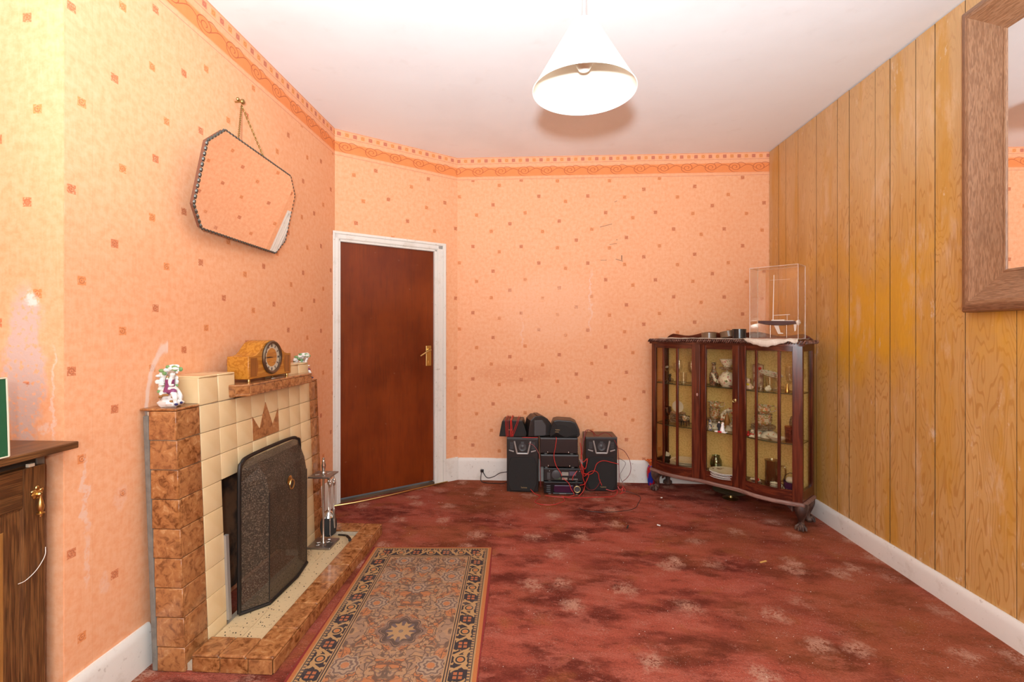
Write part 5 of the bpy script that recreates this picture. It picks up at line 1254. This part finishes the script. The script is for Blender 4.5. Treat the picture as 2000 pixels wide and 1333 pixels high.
def roll(label, s, d, r, h, tilt, m1, g='rolls of tape on the cabinet', rz=0., lift=0.):
    t = put_in('tape_roll', label, 'tape', s, d, CT+lift, g, rz)
    if tilt: t.rotation_euler = (tilt[0], tilt[1], CA+rz)
    MB().lathe([(r*.74, .001), (r, .001), (r, h-.001), (r*.74, h-.001)], n=36).shell([(r*.74, .001), (r*.74, h-.001)], n=36).build('tape', m1, t, smooth=40)
    m = MB(); m.shell([(r*.74, 0), (r*.74, h), (r*.70, h), (r*.70, 0), (r*.74, 0)], n=36); m.build('card_core', mat('card_core', (.42, .28, .15), .8), t, smooth=40)
BT = mat('brown_parcel_tape', (.155, .095, .055), .2); BK = mat('black_tape', (.012, .012, .012), .15)
roll('brown parcel tape roll lying flat on the lace runner, leftmost of the three', .385, .10, .052, .040, None, BT)
roll('brown parcel tape roll tipped up against the black one', .530, .10, .053, .042, (0, R(-12), 0), BT, lift=.010)
roll('black tape roll beside the clear display case', .622, .055, .045, .066, None, BK)
# display case with a model yacht
ACR = glass_mat('clear_acrylic', '#fdfbf8', 1.45, .025, .03); ACE = mat('acrylic_edge', (.88, .80, .74), .15, Alpha=.35)
t = put_in('display_case', 'tall clear acrylic display case holding a model yacht on the cabinet', 'display case', .845, .115, CT-.001)
cw, cd, chh = .148, .072, .478
for nm, b_ in (('front_pane', (-cw, cw, -cd, -cd+.003, .004, chh)), ('back_pane', (-cw, cw, cd-.003, cd, .004, chh)), ('side_pane', (-cw, -cw+.003, -cd+.003, cd-.003, .004, chh)), ('side_pane', (cw-.003, cw, -cd+.003, cd-.003, .004, chh)), ('top_pane', (-cw, cw, -cd, cd, chh, chh+.003))):
    MB().box(*b_).build(nm, ACR, t, smooth=0)
m = MB()
for x in (-cw, cw):
    for y in (-cd, cd): m.box(x-.0016, x+.0016, y-.0016, y+.0016, 0, chh+.003)
for y in (-cd, cd): m.box(-cw, cw, y-.0016, y+.0016, chh+.001, chh+.0042)
for x in (-cw, cw): m.box(x-.0016, x+.0016, -cd, cd, chh+.001, chh+.0042)
m.build('glued_edge', ACE, t, smooth=0)
MB().box(-cw, cw, -cd, cd, 0, .004).build('case_base', mat('case_base', (.34, .15, .09), .4), t, smooth=0)
y_ = put_in('model_yacht', 'model sailing yacht with a navy hull on two thin rods inside the display case', 'model boat', .848, .115, CT+.0035)
HB, HL = .078, .122
def hull(k0, k1, name, mt):
    m = MB(); n = 20
    def P(u, w):                       # u along, w 0 deck .. 1 keel line
        x = -HL+2*HL*u; b = .026*(math.sin(PI*min(1, u*.86+.02))**.75); dz = .030*(math.sin(PI*(u*.80+.10))**.6)
        a = w*PI; return (x+(.012*(1-abs(math.cos(a))) if u > .95 else 0), -b*math.cos(a), HB+.034+.006*(1-u)-dz*math.sin(a)*1.05)
    m.grid(lambda u, v: P(u, k0+(k1-k0)*v), n, 12)
    return m.build(name, mt, y_, smooth=60)
hull(0, 1, 'hull', mat('navy_hull', (.012, .016, .055), .12))
WHT = mat('white_yacht', (.78, .77, .75), .3)
m = MB(); pts_ = [(-HL+2*HL*i/20, .026*(math.sin(PI*min(1, i/20*.86+.02))**.75), HB+.0345+.006*(1-i/20)) for i in range(21)]
m.add([(x, -b, z) for x, b, z in pts_]+[(x, b, z) for x, b, z in pts_], [(i, i+1, 22+i, 21+i) for i in range(20)])
m.box(-.035, .045, -.012, .012, HB+.035, HB+.046); m.box(.05, .10, -.014, .014, HB+.035, HB+.040); m.build('deck', WHT, y_, smooth=0, bevel=.002)
m = MB(); m.tube([(.117, 0, HB+.036), (.128, 0, HB+.018), (.124, 0, HB+.008)], [.016, .013, .006], 10); m.build('transom', WHT, y_)
m = MB(); m.prism([(-.022, HB+.008), (.006, HB+.008), (.018, HB-.040), (.034, HB-.044), (.034, HB-.050), (.004, HB-.050)], lambda a, b, d: (a, d, b), -.004, .004); m.build('keel', WHT, y_, smooth=0, bevel=.0015)
m = MB(); m.prism([(.098, HB+.012), (.116, HB+.014), (.110, HB-.030), (.102, HB-.032)], lambda a, b, d: (a, d, b), -.002, .002); m.build('rudder', WHT, y_, smooth=0)
m = MB(); m.tube([(-.028, 0, HB+.04), (-.022, 0, chh-.052)], [.0032, .0022], 8); m.build('mast', WHT, y_)
m = MB(); m.tube([(-.027, 0, HB+.075), (.075, 0, HB+.078)], .0022, 7); m.tube([(.058, 0, HB+.040), (.058, 0, HB+.078)], .0012, 6); m.tube([(-.05, 0, chh-.085), (.075, 0, chh-.088)], .0007, 5); m.build('boom', WHT, y_)
for x in (-.045, .055): MB().tube([(x, 0, .0005), (x, 0, HB+.014)], .0015, 6).build('stand_rod', CHROME, y_)
# on the carpet round the cabinet
m = MB(); t = thing('art_glass_vase', 'red and blue glass vase with ruffled orange rim behind the left claw foot', 'vase', (.930, 3.897, 0)); t.scale = (.66, .66, .86)
VG = mat('red_blue_glass', fn=lambda: mix(ss(noise(coord('obj'), 13, 2), .46, .54), (.012, .03, .30), (.42, .015, .02)), rough=.06)
MB().shell([(.001, .001), (.040, .001), (.050, .03), (.062, .09), (.064, .13), (.056, .165), (.040, .19), (.036, .192), (.052, .165), (.06, .13), (.045, .03), (.001, .01)], n=28).build('vase_body', VG, t)
MB().shell([(.036, .188), (.034, .200), (.050, .222), (.072, .232), (.073, .235), (.050, .227), (.031, .202), (.033, .19)], n=48, wob=lambda a, j: .16*math.sin(7*a) if 1 < j < 6 else 0).build('ruffled_rim', mat('orange_red_glass', fn=lambda: mix(ss(noise(coord('obj'), 30, 2), .4, .6), (.55, .02, .01), (.75, .22, .04)), rough=.08), t)
t = thing('green_glass_dish', 'green glass dish on a brass foot standing under the china cabinet', 'dish', (1.445, 3.615, 0))
MB().lathe([(.055, 0), (.06, .006), (.02, .014), (.014, .03), (.03, .042), (0, .043)], n=22).build('brass_foot', OLDBRASS, t)
MB().shell([(.001, .0435), (.06, .046), (.12, .060), (.128, .064), (.12, .064), (.06, .050), (.001, .0475)], n=36).build('dish', mat('dark_green_glass', (.05, .07, .03), .12), t)

# ------------------------------------------------------------------ stereo stack by the back wall
BLK = mat('black_plastic', fn=lambda: mix(noise(coord('obj'), 25, 3), (.008, .007, .007), (.022, .019, .018)), rough=.35)
GRL = mat('black_grille_cloth', fn=lambda: {'color': mix(noise(coord('obj'), 300, 2), (.006, .006, .006), (.022, .020, .019)), 'height': noise(coord('obj'), 400, 2)}, rough=.85)
GRY = mat('dark_grey_plastic', (.055, .055, .058), .42); SIL = mat('silver_plastic', (.42, .40, .38), .35, .4)
WVN = wood('dark_brown_veneer', (.070, .032, .018), (.12, .060, .035), (.035, .016, .010), 'x', 1.3, .4)
GOLDT = mat('gold_print', (.72, .55, .25), .3, .6)
BADGE = text_mesh('Technics', .0135, GOLDT)
BADGE2 = text_mesh('Technics', .010, GOLDT)
def badge(parent, x, y, z, me=None):
    part('name_badge', me or BADGE, parent, (x, y, z), (R(90), 0, 0))
SPK_G = 'floor speakers of the stereo'
def speaker(label, x, y, rz):
    t = thing('floor_speaker', label, 'speaker', (x, y, 0), rz, SPK_G); hw2, h, d = .123, .424, .215
    MB().box(-hw2, hw2, .012, d, .004, h).build('speaker_body', WVN, t, smooth=0, bevel=.003)
    m = MB(); fo = [(-hw2, .004), (-hw2+.03, .0), (hw2-.03, 0), (hw2, .004), (hw2, h-.008), (-hw2, h-.008)]
    m.prism(fo, lambda a, b, q: (a, q, b), -.004, .012); b_ = m.build('front_baffle', BLK, t, smooth=0, bevel=.004)
    MB().box(-hw2, hw2, -.006, .016, h-.008, h+.001).build('top_edge', GRY, t, smooth=0, bevel=.002)
    m = MB(); m.prism([(-hw2+.012, .06), (-hw2+.035, .010), (hw2-.035, .010), (hw2-.012, .06), (hw2-.010, .20), (hw2-.03, .27), (-hw2+.03, .27), (-hw2+.010, .20)], lambda a, b, q: (a, q, b), -.014, -.003)
    m.build('grille', GRL, t, smooth=0, bevel=.006, seg=2)
    m = MB()
    for (a, b), (c, e) in (((-.063, .398), (-.042, .302)), ((-.042, .302), (.042, .302)), ((.042, .302), (.063, .398))):
        m.tube([(a, -.012, b), (c, -.012, e)], .0065, 6)
    m.build('silver_surround', SIL, t)
    m = MB(); m.lathe([(.034, 0), (.032, .004), (.020, -.002), (.010, .004), (0, .006)], c=(0, -.005, .352), n=28, fn=lambda p: (p[0], -p[2], p[1])); m.box(-.012, .012, -.010, -.004, .375, .392)
    m.build('tweeter', GRY, t)
    for s in (-1, 1):
        m = MB()
        for k in range(7): m.box(s*.082-.014+.002*s, s*.082+.014+.002*s, -.007, -.003, .335+k*.008, .339+k*.008)
        m.build('side_vent', GRY, t, smooth=0)
        MB().prism([(s*.068, .312), (s*.105, .324), (s*.105, .330), (s*.066, .320)], lambda a, b, q: (a, q, b), -.012, -.003).build('vent_trim', SIL, t, smooth=0)
    badge(t, .012, -.0155, .038)
speaker('black floor speaker with the wired satellite speaker on top, left of the stacked stereo units', -.118, 3.682, R(-1))
speaker('black floor speaker with brown veneered top showing, right of the stacked stereo units', .500, 3.730, R(1))
def unit(name, label, x0, x1, y, z0, z1, d, feet=True):
    t = thing(name, label, 'hi-fi unit', ((x0+x1)/2, y, z0)); hw3 = (x1-x0)/2; h = z1-z0
    MB().box(-hw3, hw3, .010, d, .008, h).build('metal_case', BLK, t, smooth=0, bevel=.003)
    for x in (-hw3+.045, hw3-.045):
        for yy in (.03, d-.03): MB().lathe([(.013, 0), (.014, .005), (.012, .0085)], c=(x, yy, 0), n=14).build('foot', SIL, t)
    return t, hw3, h
PAN = mat('gloss_black_panel', (.012, .011, .012), .12)
for nm, lb, x0, x1, z0, z1 in (('amplifier_unit', 'blank black hi-fi unit, topmost in the stereo stack, under the small speakers', .018, .308, .3045, .4335), ('tuner_unit', 'blank black hi-fi unit second from the top of the stereo stack', .022, .316, .2005, .3040)):
    t, a, h = unit(nm, lb, x0, x1, 3.640, z0, z1, .27)
    MB().box(-a, a, 0, .011, .010, h-.002).build('smooth_face', mat('brown_black_face', (.020, .014, .013), .3), t, smooth=0, bevel=.006, seg=3)
    for x in (-a+.06, a-.07):
        m = MB(); m.ball((x, -.001, .020), .004, .003, .004, 8, 6); m.tube([(x, -.001, .020), (x, -.004, .012)], .002, 6); m.build('screw', CHROME, t)
    m = MB()
    for k in range(3): m.lathe([(.005, 0), (.005, .010), (.003, .012)], c=(a-.012, .0, .03+k*.014), n=10, fn=lambda p: (p[0]+.012, p[2]*-.3+.03, p[1]))
    m.build('side_terminals', CHROME, t)
t, a, h = unit('cassette_deck', 'black hi-fi unit with sockets and small labels, third in the stereo stack', .048, .345, 3.632, .0995, .2000, .27)
MB().box(-a, a, 0, .011, .008, h-.002).build('rear_panel', BLK, t, smooth=0, bevel=.002)
m = MB(); m.lathe([(.034, 0), (.034, .004), (.028, .006), (0, .006)], c=(-.055, .0, .055), n=26, fn=lambda p: (p[0], -p[2], p[1])); m.build('round_vent', GRY, t)
for x0, x1, z0, z1, c_ in ((-.012, .040, .048, .075, (.30, .28, .24)), (.046, .098, .048, .080, (.10, .07, .10)), (-.066, -.020, .018, .034, (.07, .11, .06)), (-.010, .032, .016, .032, (.34, .28, .22))):
    MB().box(x0, x1, -.0012, .001, z0, z1).build('printed_label', mat('label_%02d' % int(c_[0]*100), c_, .4), t, smooth=0)
m = MB()
for k in range(6): m.lathe([(.004, 0), (.004, .007), (.002, .007)], c=(.05+k*.011, .0, .022), n=8, fn=lambda p: (p[0], -p[2], p[1]))
for k in (-.105, .125): m.lathe([(.004, 0), (.003, .003)], c=(k, 0, h-.018), n=8, fn=lambda p: (p[0], -p[2], p[1]))
m.build('sockets', SIL, t)
MB().box(-.125, -.098, -.003, .001, .018, .070).build('power_inlet', GRY, t, smooth=0, bevel=.002)
t, a, h = unit('disc_player', 'glossy black disc player with a gold ringed knob, lowest in the stereo stack', .048, .345, 3.622, .0005, .0990, .28)
m = MB(); fo = [(-a, .012), (a, .012), (a, h-.002), (-a, h-.002)]
m.prism(fo, lambda x, z, q: (x, q, z), 0, .011); m.build('front_panel', PAN, t, smooth=0, bevel=.003)
m = MB(); m.prism([(-.075, .030), (-.06, .022), (.060, .022), (.080, .034), (.076, .078), (-.070, .078)], lambda x, z, q: (x, q, z), -.008, .001); m.build('disc_window', mat('purple_window', (.045, .012, .035), .08), t, smooth=0, bevel=.005, seg=3)
MB().box(-.078, .080, -.010, .001, .010, .018).build('disc_tray', GRY, t, smooth=0, bevel=.002)
MB().box(-.030, .022, -.0112, -.009, .0125, .0155).build('printed_strip', SIL, t, smooth=0)
m = MB(); m.lathe([(.026, 0), (.025, .010), (.022, .014), (.019, .010), (0, .009)], c=(.105, -.0005, .050), n=26, fn=lambda p: (p[0], -p[2], p[1])); kb = m.build('volume_knob', GRY, t)
m = MB(); m.tube([(.105+.0235*math.cos(q), -.013, .050+.0235*math.sin(q)) for q in [i*PI/14 for i in range(28)]], .0026, 6, closed=True); m.build('gold_ring', GOLDT, kb)
for k in range(4): MB().box(-.128, -.098, -.003, .001, .020+k*.015, .029+k*.015).build('button', GRY, t, smooth=0, bevel=.0015)
# small satellite speakers
t = thing('satellite_speaker', 'small black trapezoid speaker wrapped in red wire, leftmost of the three small speakers', 'speaker', (-.192, 3.700, .4255), R(-2), 'small satellite speakers')
fo = [(-.112, 0), (.100, 0), (.106, .030), (.072, .128), (-.078, .128), (-.090, .118)]
MB().prism(fo, lambda a, b, q: (a, q, b), .004, .17).build('speaker_body', BLK, t, smooth=0, bevel=.004)
MB().prism([(a*.93, .006+b*.92) for a, b in fo], lambda a, b, q: (a, q, b), -.006, .006).build('grille', GRL, t, smooth=0, bevel=.004)
badge(t, -.022, -.0068, .056, BADGE2)
RW = mat('red_wire', (.52, .028, .020), .35); RWD = mat('dark_red_wire', (.20, .02, .02), .4); BW = mat('black_cable', (.016, .014, .014), .45); TIN = mat('silver_wire', (.40, .33, .30), .35, .5)
m = MB(); r2 = random.Random(4)
for k in range(9):
    x = -.052+.0085*k+r2.uniform(-.002, .002); dx = r2.uniform(-.010, .010)
    if k > 6: dx = .045; x -= .02
    m.tube(spline([(x, -.008, .002), (x+dx*.5, -.010, .06), (x+dx, -.009, .122), (x+dx, -.002, .1315), (x+dx, .08, .1315), (x+dx, .173, .130), (x, .174, .01)], 4), .0020, 6)
m.build('wound_wire', RW, t, label='red wire wound around the small speaker')
t = thing('satellite_speaker', 'small dark grey angled speaker with a brown top, middle of the three small speakers', 'speaker', (.020, 3.690, .4345), R(14), 'small satellite speakers')
fo = [(-.095, 0), (.050, 0), (.092, .010), (.092, .085), (.058, .132), (.010, .158), (-.045, .156), (-.078, .125), (-.090, .06)]
MB().prism(fo, lambda a, b, q: (a, q, b), .0, .15).build('speaker_body', BLK, t, smooth=0, bevel=.005)
MB().prism([(-.050, .004), (.030, .004), (.046, .010), (.046, .086), (.016, .128), (-.050, .128)], lambda a, b, q: (a, q, b), -.012, .002).build('grey_front', GRY, t, smooth=0, bevel=.006)
MB().prism([(.051, .1385), (.094, .087), (.096, .089), (.059, .135), (.012, .161), (-.020, .161), (-.020, .158), (.010, .158)], lambda a, b, q: (a, q, b), .004, .146).build('brown_top', WVN, t, smooth=0)
t = thing('satellite_speaker', 'small black rounded speaker with a gold badge, rightmost of the three small speakers', 'speaker', (.205, 3.662, .4340), 0, 'small satellite speakers')
fo = [(-.108, 0), (.110, 0), (.122, .02), (.118, .062), (.095, .110), (.055, .128), (-.050, .134), (-.082, .126), (-.098, .08), (-.112, .03)]
MB().prism(fo, lambda a, b, q: (a, q, b), .004, .16).build('speaker_body', BLK, t, smooth=0, bevel=.007, seg=3)
m = MB(); k = len(fo); gi = [(a*.90-.003, .008+b*.88) for a, b in fo]; gj = [(-.06, .04), (.012, .004), (.05, .020), (.040, .075), (.02, .09), (-.0, .10), (-.04, .10), (-.05, .09), (-.06, .07), (-.06, .05)]
m.add([(a, .002, b) for a, b in gi]+[(a, -.018, b) for a, b in gj], [(i, (i+1) % k, k+(i+1) % k, k+i) for i in range(k)]+[tuple(range(k, 2*k))]); m.build('grille', GRL, t, smooth=20)
badge(t, -.052, -.020, .062, BADGE2); MB().box(-.070, -.040, -.019, -.016, .044, .047).build('gold_strip', OLDBRASS, t, smooth=0)

# ------------------------------------------------------------------ loose wires
def wire(name, label, pts, r, mt, group=None): 
    return MB().tube(spline(pts, 7), r, 6).build(name, mt, label=label, cat='cable', group=group)
FR = 3.610
RG = 'red speaker wires'
W = [
 ('red wire hanging down the face of the stacked hi-fi units in the middle', [(.14, 3.645, .438), (.145, 3.628, .43), (.135, 3.624, .36), (.125, 3.622, .30), (.140, 3.620, .23), (.175, 3.616, .175), (.185, 3.612, .150)], RW),
 ('red wire arching over the right edge of the left floor speaker', [(-.07, 3.660, .385), (-.03, 3.650, .370), (.005, 3.640, .32), (.020, 3.628, .26), (.020, 3.626, .20), (.022, 3.624, .12), (.025, 3.620, .06)], RWD),
 ('red wire running from the gold knob across the carpet in front of the stack', [(.19, 3.612, .135), (.235, 3.605, .10), (.255, 3.598, .055), (.275, 3.594, .012), (.20, 3.57, .003), (.12, 3.58, .003), (.06, 3.60, .003)], RW),
 ('red wire looping on the carpet at the foot of the left floor speaker', [(-.055, 3.655, .030), (-.02, 3.62, .008), (.02, 3.59, .003), (.00, 3.52, .003), (-.02, 3.46, .003), (.03, 3.41, .003), (.11, 3.41, .003), (.17, 3.46, .003), (.20, 3.50, .003), (.19, 3.56, .003)], RW),
 ('red wire draped over the top of the right floor speaker and down its side', [(.36, 3.70, .40), (.375, 3.73, .44), (.40, 3.75, .475), (.44, 3.75, .455), (.47, 3.75, .43), (.53, 3.75, .455), (.58, 3.74, .43), (.62, 3.715, .36), (.628, 3.70, .28), (.632, 3.70, .15), (.630, 3.70, .05), (.62, 3.70, .004)], RWD),
 ('red wire looping high beside the right floor speaker', [(.335, 3.66, .43), (.345, 3.66, .30), (.36, 3.68, .44), (.38, 3.70, .485), (.43, 3.72, .47), (.445, 3.73, .43)], RWD),
 ('red wire sweeping across the middle of the right floor speaker', [(.33, 3.615, .19), (.37, 3.64, .155), (.43, 3.68, .16), (.46, 3.705, .22), (.51, 3.708, .245), (.57, 3.708, .235), (.63, 3.71, .22)], RW),
 ('red wire crossing from the stack to the foot of the right floor speaker', [(.32, 3.618, .23), (.35, 3.62, .15), (.40, 3.66, .17), (.44, 3.69, .17), (.47, 3.70, .15), (.48, 3.705, .10), (.50, 3.70, .055)], RW),
 ('red wire in a loose loop at the right side of the stereo stack', [(.33, 3.62, .32), (.345, 3.61, .26), (.38, 3.63, .28), (.36, 3.60, .21), (.33, 3.60, .25), (.35, 3.60, .18), (.39, 3.63, .16), (.36, 3.60, .10), (.32, 3.60, .085)], RW),
 ('red wire straggling from the sockets down over the disc player edge', [(.30, 3.612, .19), (.27, 3.605, .15), (.265, 3.605, .12)], RW),
 ('red wire tangled down the right side of the stack to the carpet', [(.325, 3.64, .40), (.335, 3.63, .33), (.33, 3.62, .26), (.35, 3.615, .20), (.345, 3.61, .14), (.36, 3.61, .09), (.345, 3.60, .04), (.31, 3.59, .004)], RW),
 ('red wire drooping in a thin curve across the lower right floor speaker', [(.38, 3.66, .12), (.37, 3.68, .06), (.40, 3.69, .025), (.44, 3.70, .022), (.475, 3.704, .06), (.49, 3.704, .10)], RWD),
 ('red wire trailing along the carpet from the right floor speaker to the disc player', [(.53, 3.69, .028), (.58, 3.68, .020), (.61, 3.67, .03), (.60, 3.64, .006), (.55, 3.60, .003), (.45, 3.585, .003), (.36, 3.57, .003), (.24, 3.56, .003), (.18, 3.575, .010)], RW),
 ('red wire ends bunched at the foot of the baseboard right of the speakers', [(.62, 3.70, .05), (.64, 3.69, .025), (.66, 3.70, .04), (.65, 3.68, .012), (.63, 3.66, .003), (.68, 3.70, .015), (.66, 3.71, .05)], RW),
 ('red wire lying from the left floor speaker top under the small speakers', [(-.12, 3.668, .4285), (-.08, 3.662, .4290), (-.04, 3.662, .4290), (.0, 3.675, .4285)], RW),
]
for l, p, mt in W: wire('speaker_wire', l, p, .0027, mt, RG)
wire('thin_cable', 'thin black cable curving wide beside the right floor speaker against the wall', [(.635, 3.78, .33), (.69, 3.79, .30), (.735, 3.80, .22), (.74, 3.80, .14), (.71, 3.79, .09), (.67, 3.78, .06)], .0022, RWD)
wire('thin_cable', 'grey wire bent into a point at the right of the right floor speaker', [(.635, 3.78, .25), (.67, 3.775, .235), (.695, 3.77, .21), (.67, 3.765, .16), (.65, 3.76, .12), (.66, 3.75, .08), (.68, 3.74, .05)], .0020, mat('grey_wire', (.18, .14, .13), .5))
wire('thin_cable', 'thin dark cable lying in a long curve on the carpet before the stereo', [(.66, 3.70, .02), (.74, 3.68, .003), (.775, 3.60, .003), (.73, 3.47, .003), (.69, 3.38, .003), (.60, 3.32, .003), (.45, 3.29, .003), (.34, 3.31, .003), (.29, 3.36, .003)], .0017, BW)
wire('power_cable', 'black power cable running from the wall socket behind the left floor speaker, upper one', [(-.462, 3.944, .075), (-.42, 3.91, .035), (-.36, 3.88, .055), (-.31, 3.86, .09), (-.24, 3.84, .11), (-.20, 3.93, .11)], .0032, BW)
wire('power_cable', 'black power cable lying along the carpet by the baseboard left of the speakers', [(-.472, 3.944, .07), (-.47, 3.90, .012), (-.42, 3.87, .004), (-.34, 3.86, .006), (-.27, 3.84, .015), (-.22, 3.93, .02)], .0032, BW)
m = MB(); m.box(-.014, .014, -.016, 0, -.012, .012)
m.build('plug', BLK, loc=(-.466, YB-.0195, .082), smooth=0, bevel=.004, seg=3, label='small black plug in the white baseboard left of the speakers', cat='plug')

# ------------------------------------------------------------------ bits dropped on the carpet
def bit(name, label, x, y, L, rz, mt, h=.003):
    m = MB(); m.box(-L/2, L/2, -h, h, .0005, h*1.6); m.build(name, mt, loc=(x, y, 0), rot=(0, 0, rz), smooth=0, bevel=.0008, seg=1, label=label, cat='litter')
bit('cigarette_end', 'yellowish cigarette end lying on the red carpet in the middle of the floor', 1.222, 2.625, .045, R(25), mat('yellow_filter', (.62, .34, .09), .8), .004)
bit('wood_splinter', 'dark twisted splinter on the carpet in front of the stereo', .575, 3.05, .045, R(70), DARK, .004)
bit('paper_scrap', 'small white paper scrap on the carpet between the stereo and the cabinet', .78, 3.085, .022, R(-40), WCH, .004)
bit('paper_scrap', 'tiny white crumb of paper under the front of the china cabinet', .93, 3.60, .014, R(20), WCH, .004)
r2 = random.Random(21); m = MB()
for i in range(260):
    x, y = r2.uniform(-.9, 1.85), r2.uniform(1.3, 3.9); s = r2.uniform(.0012, .0032); a = r2.uniform(0, 3)
    if x < -.17 and y < 2.75: continue
    m.add([(x+s*math.cos(a+q), y+s*.6*math.sin(a+q*1.1), z) for z in (.0004, .0018) for q in (0, 1.6, 3.1, 4.7)], [(0, 1, 2, 3), (4, 5, 6, 7), (0, 1, 5, 4), (1, 2, 6, 5), (2, 3, 7, 6), (3, 0, 4, 7)])
m.build('carpet_crumbs', mat('pale_crumbs', (.62, .50, .42), .9), kind='stuff', smooth=0, label='pale crumbs and fluff scattered over the red carpet', cat='crumbs')
